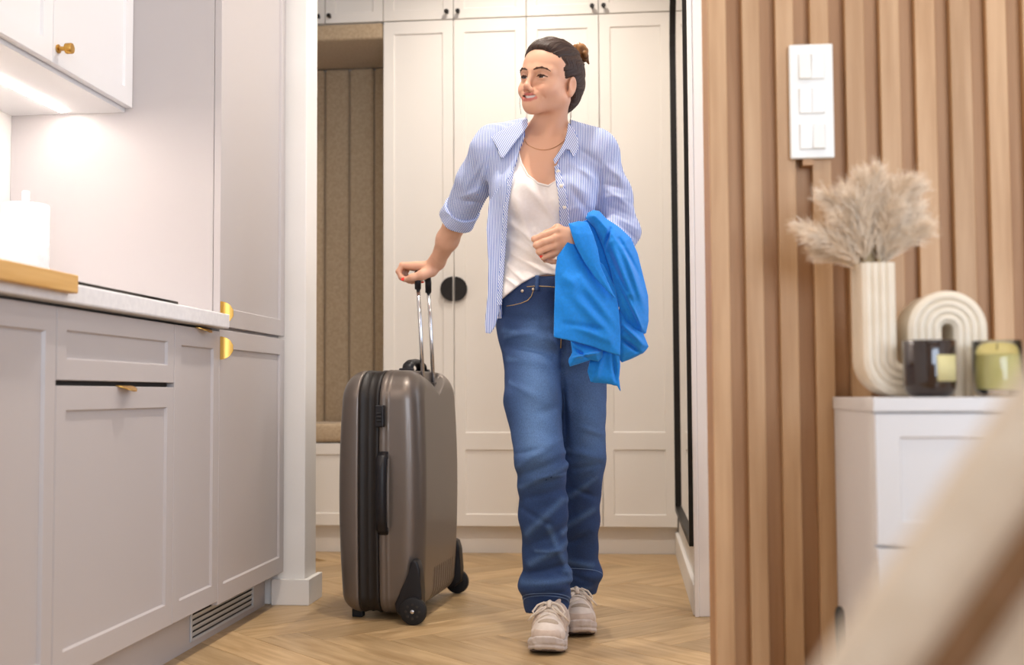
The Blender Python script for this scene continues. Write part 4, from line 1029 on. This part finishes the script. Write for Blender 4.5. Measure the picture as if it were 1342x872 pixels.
# open shirt: shell over the torso with the front cut away, plus sleeves
Sh_t = torso(Soup(), .019)
CUR = ELR*.985+WRR*.015
open_poly = [sv(x, y, 3.31)[[0, 2]] for x, y in ((686, 140), (686, 172), (680, 195), (672, 222), (667, 250), (663, 285), (660, 320), (657, 350), (655, 386), (655, 470), (736, 470), (735, 330), (734, 290), (733, 262), (729, 238), (726, 222), (733, 207), (741, 190), (745, 172), (746, 140))]
hemS = sv(700, 432, 3.4)[2]
sl_fold = [seg(640, 215, 612, 250, 3.45, .009, .005, 3.5), seg(630, 200, 608, 258, 3.42, .008, .004, 3.5), seg(632, 248, 604, 262, 3.45, .008, .006, 3.52), seg(628, 262, 598, 262, 3.47, .006, -.004, 3.53), seg(645, 190, 634, 275, 3.37, .010, -.005, 3.40), seg(612, 225, 604, 245, 3.45, .007, .004, 3.48),
    seg(790, 215, 820, 240, 3.36, .010, .005, 3.40), seg(788, 240, 822, 250, 3.36, .008, -.005, 3.40), seg(790, 255, 826, 262, 3.32, .009, .006, 3.40), seg(795, 268, 830, 285, 3.36, .008, -.005, 3.38), seg(798, 280, 834, 300, 3.36, .008, .006, 3.38), seg(786, 225, 790, 285, 3.36, .007, -.006),
    seg(655, 205, 640, 330, 3.33, .010, .004, 3.36), seg(662, 240, 650, 400, 3.32, .008, .003, 3.36), seg(740, 235, 780, 265, 3.31, .012, .004, 3.34), seg(745, 250, 780, 285, 3.31, .010, -.004, 3.34), seg(760, 215, 785, 250, 3.32, .010, .003, 3.36), seg(738, 278, 775, 270, 3.31, .009, .004, 3.33), seg(748, 215, 786, 236, 3.32, .009, .004), seg(758, 195, 790, 215, 3.34, .008, -.003), seg(745, 240, 770, 280, 3.31, .008, -.003), seg(668, 215, 655, 270, 3.33, .009, .004), seg(655, 230, 644, 300, 3.34, .008, -.004), seg(618, 190, 610, 225, 3.42, .008, .004), seg(640, 225, 616, 262, 3.44, .007, .005), seg(806, 210, 816, 245, 3.37, .008, .004), seg(796, 250, 828, 272, 3.37, .007, .005), seg(800, 290, 834, 312, 3.36, .007, -.005)]
Sl = Soup()
Sl.cone(SHR+A3(.01, 0, 0), SHR*.55+ELR*.45, .062, .057, .02).cone(SHR*.55+ELR*.45, CUR, .057, .051, .02)
Sl.cone(SHL+A3(-.012, 0, 0), SHL*.5+ELL*.5, .060, .055, .02).cone(SHL*.5+ELL*.5, ELL, .055, .050, .02).cone(ELL, ELL*.5+WRL*.5, .049, .043, .02)
ar_ = (ELR-SHR)/np.linalg.norm(ELR-SHR); fa_ = (WRR-ELR)/np.linalg.norm(WRR-ELR)
CUFF = ELR+fa_*.030
def shirt_f(P):
    d = Sh_t(P)
    # the right front hangs free and flares slightly below the chest
    x0, x1 = sv(634, 300, 3.34)[0], sv(662, 300, 3.34)[0]
    d = smax(d, hemS-P[:, 2]-(P[:, 0]+.2)*.15, .003)
    op = d_poly(P[:, 0], P[:, 2], open_poly)
    d = np.where(P[:, 1] < 3.415, smax(d, -op, .003), np.maximum(d, np.where(P[:, 2] > 1.50, -op, -1)))
    s = Sl(P); s = smax(s, (P-CUFF.astype(f4))@fa_.astype(f4), .004)
    d = smin(d, s, .018)
    d = d+.0012*np.sin(P[:, 0]*48+P[:, 2]*70+P[:, 1]*30)
    return folds2(P, d, sl_fold, 1.15)
shirt = sdf_mesh(shirt_f, (-.66, 3.22, .86), (.12, 3.74, 1.55), .0030, 'shirt', M_shirt, person); shirt['label'] = 'open shirt in fine blue and white stripes'
# hanging right front panel of the shirt (outside the T-shirt), with placket
def slab(name, pts, Yp, yf, half, m, parent, rad=.0016, fl=(), pillow=0.0, pw=.03, h=.003, marg=.03, wob=0.0):
    pp = np.array([sv(x, y, Yp)[[0, 2]] for x, y in pts]); lo2, hi2 = pp.min(0)-marg*.4, pp.max(0)+marg*.4
    ys = np.array([yf(np.array([u]), np.array([v]))[0] for u, v in pp])
    def f(P):
        d2 = d_poly(P[:, 0], P[:, 2], pp); y = P[:, 1]-yf(P[:, 0], P[:, 2])
        if wob: y = y+wob*np.sin(P[:, 0]*55+P[:, 2]*31)*np.sin(P[:, 2]*28+1)
        hh = half
        if pillow:
            t = np.clip(-d2/pw, 0, 1); hh = half+pillow*np.sin(t*math.pi/2)
        d = ext(d2, y*(half/hh) if pillow else y, half, rad)
        return folds2(P, d, fl, .9, .08)
    return sdf_mesh(f, (lo2[0], ys.min()-marg-pillow, lo2[1]), (hi2[0], ys.max()+marg+pillow, hi2[1]), h, name, m, parent, slack=1.8)
yfr = lambda x, z: 3.318+.018*np.sin(x*40+z*9)+.16*np.clip(x0s-x, 0, .1)-.02*np.clip(1.1-z, 0, .3)
x0s = sv(652, 300, 3.32)[0]
pan = slab('front_panel', [(640, 262), (668, 232), (665, 262), (662, 300), (659, 335), (656, 370), (655.5, 405), (650, 428), (644, 438), (637, 437), (636.5, 425), (640, 385), (640, 345), (636.5, 300)], 3.32, yfr, .0030, M_shirt, shirt, h=.0021)
plk = slab('placket', [(667, 235), (675, 218), (672, 240), (667, 270), (664, 305), (661, 340), (658.5, 372), (657.5, 400), (651, 401), (652.5, 370), (655.5, 335), (658, 300), (661, 265)], 3.316, lambda x, z: yfr(x, z)-.004, .0016, M_collar, shirt, h=.002)
def torso_front(t, px, py, off):
    q = np.array(sv(px, py, 3.30), f4); q[1] = 3.10; GRID['pad'] = .4
    for _ in range(40): q[1] += max(float(t(q[None])[0]), -.01)*.8
    return q+A3(0, off, 0)
# left placket with buttons
for i, (bx, by) in enumerate(((731.5, 224.5), (736, 245), (740, 272))):
    q = torso_front(Sh_t, bx, by, -.005)
    B().lathe([(.0005, -.0005), (.0052, -.0005), (.0056, .0008), (.0052, .002), (.0036, .0016), (.0005, .0016)], (q[0], q[1], q[2]), 18, 'y').build('button', M_button, shirt, True)
# collar wings: cloth lying a little above the shirt front
CB = torso(Soup(), .019); CB.cone(NB+A3(0, .012, -.03), NB+A3(0, .02, .045), .074, .066, .03)
def applique(name, pts, base, off, half, m, parent, h=.0022, Yp=3.33, flare=0.0, ymax=3.45):
    pp = np.array([sv(x, y, Yp)[[0, 2]] for x, y in pts]); lo2, hi2 = pp.min(0)-.01, pp.max(0)+.01; cen = pp.mean(0)
    def f(P):
        d2 = d_poly(P[:, 0], P[:, 2], pp); b_ = base(P)-off
        if flare: b_ = b_-flare*np.clip(cen[1]+.01-P[:, 2], 0, .06)
        return np.maximum(np.maximum(smax(np.abs(b_)-half, d2, .001), P[:, 1]-ymax), -.2)
    return sdf_mesh(f, (lo2[0], 3.18, lo2[1]), (hi2[0], ymax+.01, hi2[1]), h, name, m, parent, slack=1.8)
applique('collar', [(690, 151), (691, 163), (686, 173), (677, 185), (668, 198), (660, 209), (655, 205), (651, 192), (643, 178), (653, 171), (672, 160)], CB, .008, .0022, M_collar, shirt, flare=.12)
applique('collar', [(744, 158), (751, 167), (757, 180), (758, 196), (752, 208), (747, 198), (742, 197), (735, 207), (728, 219), (726, 212), (734, 199), (740, 186), (743, 172)], CB, .008, .0022, M_collar, shirt, flare=.12)
applique('button_band', [(727, 220), (732, 217), (738, 238), (744, 262), (747, 300), (735, 300), (734, 272), (731, 244)], Sh_t, .002, .0015, M_collar, shirt)
def stand_f(P):
    q = P-NB.astype(f4); r = np.sqrt((q[:, 0]/1.02)**2+((q[:, 1]+.005)/1.0)**2); zt_ = .060+.30*np.clip(q[:, 1], -.08, .08)
    d = np.abs(r-.069)-.0028; d = np.maximum(d, np.abs(q[:, 2]-zt_+.025)-.027); ang = np.abs(np.arctan2(q[:, 0], -q[:, 1])); return np.maximum(d, (.85-ang)*.05)
sdf_mesh(stand_f, NB-.12, NB+.14, .0024, 'collar_stand', M_collar, shirt)
# rolled cuff on her right arm
def cuff_f(P):
    q = P-CUFF.astype(f4); a = q@fa_.astype(f4); r = np.linalg.norm(q-a[:, None]*fa_.astype(f4), axis=1)
    R0 = .0545+.0015*np.sin(np.arctan2(q[:, 2], q[:, 0])*5); d = np.maximum(np.abs(r-R0+.004)-.0065, np.abs(a+.018)-.025); return d-.001
sdf_mesh(cuff_f, CUFF-.1, CUFF+.1, .0026, 'rolled_cuff', M_collar, shirt)

# jeans
J = Soup()
J.ell(sv(717, 425, 3.42), (.150, .108, .135), .03)
J.ell(sv(710, 378, 3.425), (.1255, .100, .075), .05)
RH, RK, RC, RA = sv(700, 470, 3.40), sv(709, 600, 3.29), sv(712, 675, 3.33), sv(716, 790, 3.385)
LH, LK, LC, LA = sv(755, 475, 3.43), sv(763, 600, 3.45), sv(757, 680, 3.52), sv(757, 765, 3.62)
R2 = sv(700, 525, 3.35)
J.cone(RH, R2, .088, .083, .04).cone(R2, RK, .083, .071, .02).cone(RK, RC, .071, .066, .02).cone(RC, RC*.5+RA*.5, .066, .060, .02).cone(RC*.5+RA*.5, RA, .060, .065, .02)
J.cone(LH, LK, .092, .066, .035).cone(LK, LC, .066, .062, .02).cone(LC, LA, .062, .063, .02)
J.ell(sv(714, 768, 3.365), (.076, .075, .035), .03); J.ell(sv(766, 752, 3.59), (.052, .066, .034), .03)
yk = 3.235
jf = [seg(677, 612, 735, 575, yk, .012, .006), seg(678, 625, 742, 600, yk, .011, -.006), seg(680, 640, 742, 612, yk, .012, .007), seg(682, 655, 742, 640, 3.26, .012, -.005), seg(690, 700, 738, 655, 3.29, .013, .007), seg(692, 716, 742, 690, 3.31, .012, -.006), seg(694, 740, 748, 712, 3.29, .014, .008), seg(690, 752, 750, 740, 3.31, .010, -.007), seg(684, 764, 748, 762, 3.30, .014, .009), seg(690, 783, 748, 774, 3.32, .009, -.007), seg(720, 690, 750, 765, 3.30, .012, .006),
    seg(745, 590, 787, 600, 3.40, .012, .006), seg(746, 615, 786, 608, 3.43, .010, -.005), seg(748, 650, 782, 625, 3.45, .012, .006), seg(742, 690, 778, 668, 3.47, .012, .006), seg(745, 712, 772, 700, 3.49, .010, -.005), seg(745, 735, 776, 742, 3.53, .012, .008), seg(742, 750, 775, 762, 3.55, .010, -.006), seg(750, 770, 772, 772, 3.55, .009, .006),
    seg(657, 432, 735, 450, 3.30, .014, .004), seg(657, 415, 720, 420, 3.30, .012, -.003), seg(662, 452, 725, 462, 3.30, .012, -.005), seg(660, 440, 700, 436, 3.30, .010, .004), seg(737, 440, 736, 480, 3.33, .010, -.012), seg(664, 470, 730, 478, 3.29, .014, .003), seg(736, 480, 743, 600, 3.36, .010, -.012), seg(720, 440, 737, 462, 3.31, .008, .004)]
wb0, wb1 = sv(660, 392, 3.33), sv(735, 359, 3.31)
hemR = [sv(x, y, 3.36)[[0, 2]] for x, y in ((600, 802), (690, 808), (705, 799), (725, 797), (743, 802), (743.5, 760), (900, 700), (900, 900), (600, 900))]
Jt = torso(Soup(), .0065)
def Jw(P): return smin(J(P), Jt(P), .02)
jf += [seg(664, 500, 700, 520, yk, .010, .004), seg(700, 545, 738, 530, yk, .012, -.004), seg(676, 596, 712, 588, yk, .008, -.005), seg(700, 628, 742, 622, yk, .007, .004), seg(684, 670, 720, 690, yk, .010, -.005), seg(700, 726, 746, 726, yk, .007, .005), seg(760, 560, 790, 570, yk+.15, .009, .004), seg(748, 640, 780, 655, yk+.15, .009, -.005)]
jf = [(a, b, w_, am*1.1) for a, b, w_, am in jf]
def jeans_f(P):
    d = smin(J(P), Jt(P), .02); d = d+.0012*np.sin(P[:, 2]*75+P[:, 0]*40)*np.sin(P[:, 1]*60+P[:, 2]*20)
    d = folds2(P, d, jf, 1.0)
    top = P[:, 2]-(1.033+.02*np.clip(P[:, 0]+.3, 0, .2)); d = smax(d, top, .004)
    rr = (P[:, 1] < 3.53); zr = RA[2]-.000+.12*(P[:, 1]-3.40)*0
    cutR = .086-.25*np.clip(P[:, 1]-3.32, -.05, .15)-P[:, 2]; cutL = .098-.40*np.clip(P[:, 1]-3.55, -.05, .2)-P[:, 2]
    d = smax(d, np.where(P[:, 1]+(P[:, 0]+.2)*-.3 < 3.475, cutR, cutL), .003)
    # hollow the hems
    iR = d_cone(P, RA-A3(0, 0, .06), RA+A3(0, 0, .035), .061, .050); iL = d_cone(P, LA-A3(0, 0, .06), LA+A3(0, 0, .05), .058, .046)
    return np.maximum(np.maximum(d, -iR), -iL)
def denim_tint(P):
    n = len(P); base = np.tile(np.array(lin('#233e6c')[:3], f4), (n, 1)); lt = np.array(lin('#6286b6')[:3], f4); dk = np.array(lin('#1d3054')[:3], f4)
    fR = np.exp(-((P[:, 0]-sv(702, 0, 3.3)[0])/.055)**2)*np.clip((P[:, 2]-.42)/.15, 0, 1)*np.clip((.98-P[:, 2])/.14, 0, 1)*(P[:, 1] < 3.36)
    fL = np.exp(-((P[:, 0]-sv(770, 0, 3.4)[0])/.05)**2)*np.clip((P[:, 2]-.42)/.15, 0, 1)*np.clip((.90-P[:, 2])/.14, 0, 1)
    w_ = np.clip(.75*fR+.6*fL, 0, .8)
    for a, b, wd, am in jf:
        if am > 0:
            A_, B_ = np.asarray(a, f4)*A3(1, 0, 1), np.asarray(b, f4)*A3(1, 0, 1); w_ = np.maximum(w_, .34*np.exp(-(seg_dist(P*A3(1, 0, 1), A_, B_)/(wd*.7))**2)*(P[:, 1] < max(a[1], b[1])+.08))
    w_ = np.clip(w_, 0, 1)[:, None]; base = base*(1-w_)+lt*w_
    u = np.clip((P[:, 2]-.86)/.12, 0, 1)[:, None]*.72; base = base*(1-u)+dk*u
    return base
jeans = sdf_mesh(jeans_f, (-.43, 3.16, .03), (.06, 3.88, 1.06), .0034, 'jeans', M_denim, person, color=denim_tint); jeans['label'] = 'blue denim jeans with faded thighs'
M_denim2 = mat('denim_dark', '#2a426a', .8, col2='#34507c', nscale=300)
def jq(px, py, off=-.001):
    q = np.array(sv(px, py, 3.30), f4); q[1] = 3.10; GRID['pad'] = .4
    for _ in range(40): q[1] += max(float(Jw(q[None])[0]), -.01)*.8
    return tuple(q+A3(0, off, 0))
B().tube([jq(x, y, -.004) for x, y in ((690, 375.5), (704, 375), (718, 375.5), (732, 376.5))], .0015, 6).build('waistband_seam', M_thread, jeans, True)
for bx in (703.5,):
    lp = B(); a = [jq(bx, y, -.0055) for y in (361, 366, 371, 376, 381)]
    lp.tube(a, .0035, 8)
    for v in lp.bm.verts: v.co.x += (v.co.x-a[2][0])*.7
    lp.build('belt_loop', M_denim2, jeans, True)
for x, y in ((684, 381), (698.5, 379)):
    q = jq(x, y, -.002); B().lathe([(.0005, -.002), (.004, -.002), (.0046, 0), (.004, .001)], q, 16, 'y').build('rivet', M_rivet, jeans, True)
B().tube([jq(x, y, -.0015) for x, y in ((698.5, 381), (696, 388), (691, 393.5), (682, 397), (672, 399), (662, 400))], .0013, 6).build('pocket_seam', M_thread, jeans, True)
B().tube([jq(x, y, -.001) for x, y in ((729, 380), (733, 420), (735, 440), (734, 456))], .0016, 6).build('fly_seam', M_thread, jeans, True)

def hem_ring(C_, z, rad, tilt):
    pts = []
    for k in range(41):
        a = 2*math.pi*k/40; dv_ = A3(math.cos(a), math.sin(a), 0); q = np.array((C_[0], C_[1], z), f4)+dv_*.16; q[2] = z+tilt*(q[1]-C_[1])*.5; GRID['pad'] = .3
        for _ in range(30): q = q-dv_*max(float(folds2(q[None], J(q[None]), jf)[0])-.0005, -.01)*.7
        pts.append(tuple(q))
    B().tube(pts, .0011, 6, False).build('hem_seam', M_thread2, jeans, True)
M_thread2 = mat('hem_thread', '#6f8bb5', .8)
hem_ring(RA, .102, .15, -.45); hem_ring(RA, .110, .15, -.45); hem_ring(LA, .135, .15, -.6)
# blue jacket over her left forearm
jk = empty('jacket', (-.10, 3.2, 1.0), 'bright blue jacket draped over the left forearm of the woman', 'jacket')
xj = sv(727, 400, 3.17)[0]
yA = lambda x, z: 3.150+.50*np.clip(x-xj, 0, .3)-.03*np.clip(1.08-z, 0, .3)
slab('front_panel', [(744, 318), (757, 322), (790, 345), (806, 375), (811, 405), (813, 440), (812.5, 466), (795, 461), (775, 454), (752, 448), (726.5, 443), (727.5, 400), (729, 355), (731, 338)], 3.18, yA, .0030, M_jacket, jk, h=.003, fl=[seg(750, 385, 800, 440, 3.17, .014, .006, 3.21), seg(760, 365, 808, 430, 3.17, .012, .004, 3.21), seg(735, 360, 760, 380, 3.16, .016, .005), seg(755, 428, 800, 448, 3.17, .010, .003, 3.2), seg(740, 425, 790, 432, 3.17, .008, -.003, 3.2)], pillow=.006, pw=.05, wob=.004)
slab('lapel', [(745, 294), (758, 289), (770, 290), (777, 306), (783, 325), (787, 348), (797, 370), (807, 391), (796, 381), (780, 364), (766, 344), (754, 322)], 3.16, lambda x, z: yA(x, z)-.024+.25*np.clip(z-1.13, 0, .1), .0028, M_jacket, jk, h=.0028, pillow=.006, pw=.02, wob=.003)
slab('inner_fold', [(756, 292), (778, 283), (790, 320), (800, 352), (812, 395), (808, 412), (790, 360), (772, 330)], 3.20, lambda x, z: yA(x, z)+.030, .0035, M_jacket, jk, h=.003)
yB = lambda x, z: 3.215+.55*np.clip(x-sv(770, 0, 3.2)[0], 0, .3)-.02*np.clip(1.1-z, 0, .3)
slab('draped_back', [(768, 288), (771, 281), (778, 277), (786, 278), (795, 287), (812, 297), (827, 310), (836, 330), (843, 358), (850, 386), (850.5, 420), (847, 436), (840, 437), (830, 431), (820, 421), (813, 408), (809, 394), (804, 372), (799, 352), (793, 334), (787, 316), (780, 300)], 3.24, yB, .006, M_jacket, jk, h=.0027, pillow=.040, pw=.05,
     fl=[seg(800, 296, 788, 332, 3.17, .004, -.006), seg(776, 284, 792, 318, 3.16, .008, .004), seg(797, 330, 836, 425, 3.19, .008, -.004, 3.22), seg(800, 318, 824, 385, 3.19, .012, .004, 3.22), seg(818, 325, 846, 405, 3.22, .010, .004, 3.26), seg(803, 350, 840, 428, 3.19, .006, .004, 3.24), seg(812, 312, 838, 360, 3.2, .006, -.003, 3.25)])
slab('lower_sleeve', [(812, 402), (822, 415), (834, 428), (842, 434), (850, 454), (843, 463), (828, 470), (815, 475), (808, 468), (806, 440)], 3.28, lambda x, z: 3.27+.3*(x-sv(812, 0, 3.28)[0]), .006, M_jacket, jk, h=.003, pillow=.020, pw=.03, fl=[seg(815, 425, 842, 450, 3.25, .007, .005), seg(815, 445, 838, 462, 3.25, .006, -.005), seg(816, 474, 850, 456, 3.25, .004, .003)])
slab('sleeve_cuff', [(748, 446), (770, 452), (790, 458), (789, 468), (784, 474), (774, 472), (762, 476), (747, 481), (745, 474), (750, 462)], 3.21, lambda x, z: 3.205+.3*(x-sv(750, 0, 3.2)[0]), .005, M_jacket, jk, h=.0026, pillow=.014, pw=.02, fl=[seg(746, 470, 786, 462, 3.18, .004, .004, 3.21), seg(752, 456, 770, 470, 3.18, .004, -.004, 3.2)])
slab('jacket_tail', [(783, 452), (812, 460), (813, 480), (811.5, 496), (813.5, 514), (809, 507), (800, 504), (774, 501), (770, 487), (773, 474)], 3.25, lambda x, z: 3.245+.25*(x-sv(780, 0, 3.25)[0]), .004, M_jacket, jk, h=.0026, pillow=.008, pw=.02, wob=.004, fl=[seg(790, 465, 780, 500, 3.23, .007, .004), seg(803, 465, 808, 505, 3.24, .005, -.004)])

# sneakers
M_sole = mat('sneaker_sole', '#cfc6c0', .7, col2='#c3b9b2', nscale=60)
M_upper = mat('sneaker_upper', '#ddd2c8', .6, col2='#d3c7bc', nscale=50, bump=.03, bscale=300)
M_toe = mat('sneaker_toe_patch', '#b3a391', .75, col2='#a89886', nscale=200)
M_bump = mat('sneaker_overlay', '#cdbcae', .5, col2='#c3b1a3', nscale=60)
M_lace = mat('sneaker_lace', '#e3d8ca', .85)
M_tread = mat('sneaker_tread', '#5c5350', .8)
def sneaker(toe, head, pitch_deg, label):
    """toe: toe tip on the floor; head: heading angle of the toe in the floor plane (0 = straight at the camera)"""
    D = np.array((-math.sin(head), -math.cos(head), 0)); S_ = np.array((math.cos(head), -math.sin(head), 0))   # forward and viewer-right
    O = np.array(toe)-D*.275
    W_ = lambda a, b, z: O+D*a+S_*b+np.array((0, 0, z))
    sh = empty('sneaker', O, None, None); sh.parent = person; sh.location = Vector(O)-person.location; sh['label'] = label
    def loc(P):
        q = P-O.astype(f4); return q@D.astype(f4), q@S_.astype(f4), q[:, 2]
    outl = [(.0, -.018), (.004, .020), (.03, .037), (.08, .036), (.13, .039), (.18, .049), (.22, .051), (.25, .043), (.268, .026), (.276, .0), (.270, -.024), (.25, -.043), (.22, -.053), (.18, -.051), (.13, -.041), (.08, -.036), (.03, -.036)]
    lo = np.minimum(W_(-.05, 0, 0), W_(.32, 0, 0))-A3(.09, .04, .02); hi = np.maximum(W_(-.05, 0, 0), W_(.32, 0, 0))+A3(.09, .04, .17)
    def sole_f(P):
        a, b, z = loc(P); d2 = d_poly(a, b, outl)-.0015; toe_lift = .017*np.clip((a-.19)/.085, 0, 1)**2
        z0 = .004+toe_lift; z1 = .034+.012*np.clip((.12-a)/.12, 0, 1)+toe_lift*.9+.006*np.clip((a-.235)/.03, 0, 1)
        d = ext(d2, z-(z0+z1)/2, (z1-z0)/2, .006); d = d-.0018*np.sin(a*150+b*40)*(np.abs(z-.022) < .012)*(d2 > -.02)
        return d+.0022*np.exp(-((z-z0-.011)/.003)**2)
    def tread_f(P):
        a, b, z = loc(P); d2 = d_poly(a, b, outl)+.004; toe_lift = .017*np.clip((a-.19)/.085, 0, 1)**2
        g = .002*np.sign(np.sin(a*260)+np.sin(b*260)); return np.maximum(d2+np.maximum(g, 0), np.abs(z-toe_lift-.004)-.004)
    sdf_mesh(tread_f, lo, hi, .0026, 'tread', M_tread, sh); sdf_mesh(sole_f, lo, hi, .0026, 'sole', M_sole, sh)
    up = Soup()
    up.chain([W_(.225, 0, .050), W_(.17, 0, .062), W_(.11, 0, .078), W_(.06, 0, .085)], [.036, .038, .037, .034], .03)
    up.ell(W_(.222, .004, .047), (.044, .044, .030), .02, np.stack([D, S_, np.array((0, 0, 1.0))], 1)); up.cone(W_(.05, 0, .06), W_(.04, 0, .125), .034, .036, .03); up.cone(W_(.04, -.012, .05), W_(.04, .012, .05), .030, .030, .02)
    upf = lambda P: np.maximum(folds(P, up(P), [(W_(.235, -.04, .06), W_(.262, 0, .055), .006, .003), (W_(.262, 0, .055), W_(.235, .04, .06), .006, .003), (W_(.20, -.042, .05), W_(.13, -.040, .09), .006, .003), (W_(.20, .042, .05), W_(.13, .040, .09), .006, .003), (W_(.2, -.02, .086), W_(.12, -.024, .108), .004, .004), (W_(.2, .02, .086), W_(.12, .024, .108), .004, .004)]), .030-loc(P)[2]+.010*(loc(P)[0] < .05))
    sdf_mesh(upf, lo, hi, .0026, 'upper', M_upper, sh)
    tp = Soup().ell(W_(.220, .002, .0715), (.029, .031, .0190), .01, np.stack([D, S_, np.array((0, 0, 1.0))], 1))
    sdf_mesh(tp, lo, hi, .0026, 'toe_patch', M_toe, sh)
    def bump_f(P):
        a, b, z = loc(P); return np.maximum.reduce([upf(P)-.0026, .236-a+.35*np.abs(b), z-.068, .030-z])
    sdf_mesh(bump_f, lo, hi, .0024, 'toe_bumper', M_bump, sh, slack=1.8)
    for sd in (-1, 1):
        for ac_ in (.131, .160, .189):
            def stay_f(P, sd=sd, ac_=ac_):
                a, b, z = loc(P); return np.maximum.reduce([upf(P)-.0024, np.abs(a-ac_-.25*(.09-z))-.0105, .021-b*sd, .052-z])
            sdf_mesh(stay_f, np.maximum(lo, W_(ac_, sd*.04, .08)-.06), np.minimum(hi, W_(ac_, sd*.04, .08)+.06), .0022, 'eyelet_stay', M_bump, sh, slack=1.8)
    tg = Soup().box(W_(.150, 0, .098), (.055, .021, .007), .006, .01, np.stack([D*.93+np.array((0, 0, -.36)), S_, D*.36+np.array((0, 0, .93))], 1)); tg.cone(W_(.115, -.016, .122), W_(.115, .016, .122), .010, .010, .01)
    sdf_mesh(tg, lo, hi, .0026, 'tongue', M_upper, sh)
    for i, (a, z) in enumerate(((.205, .091), (.186, .099), (.167, .107), (.148, .115))):
        k = 1 if i % 2 else -1
        B().tube([W_(a, -.030, z-.012), W_(a-.004*k, -.018, z+.003), W_(a+.002*k, 0, z+.008), W_(a+.006*k, .018, z+.003), W_(a+.004, .030, z-.012)], .0038, 8).build('lace', M_lace, sh, True)
    for sd in (-1, 1):
        B().tube([W_(.172, 0, .117), W_(.178, sd*.014, .126), W_(.178, sd*.032, .118), W_(.186, sd*.044, .102), W_(.194, sd*.038, .094), W_(.188, sd*.016, .108), W_(.174, 0, .117)], .0030, 8).build('lace_bow', M_lace, sh, True)
        B().tube([W_(.172, 0, .117), W_(.190, sd*.022, .112), W_(.196, sd*.045, .092), W_(.190, sd*.056, .078)], .0026, 8).build('lace_end', M_lace, sh, True)
    B().tube([W_(.155, 0, .124), W_(.172, 0, .126), W_(.186, 0, .114)], .006, 8).build('tongue_loop', M_lace, sh, True)
    return sh
sneaker((-.2285, 3.170, 0), math.radians(3), 0, 'off-white chunky sneaker, front foot')
sneaker((-.1395, 3.410, 0), math.radians(-10), 0, 'off-white chunky sneaker, rear foot')
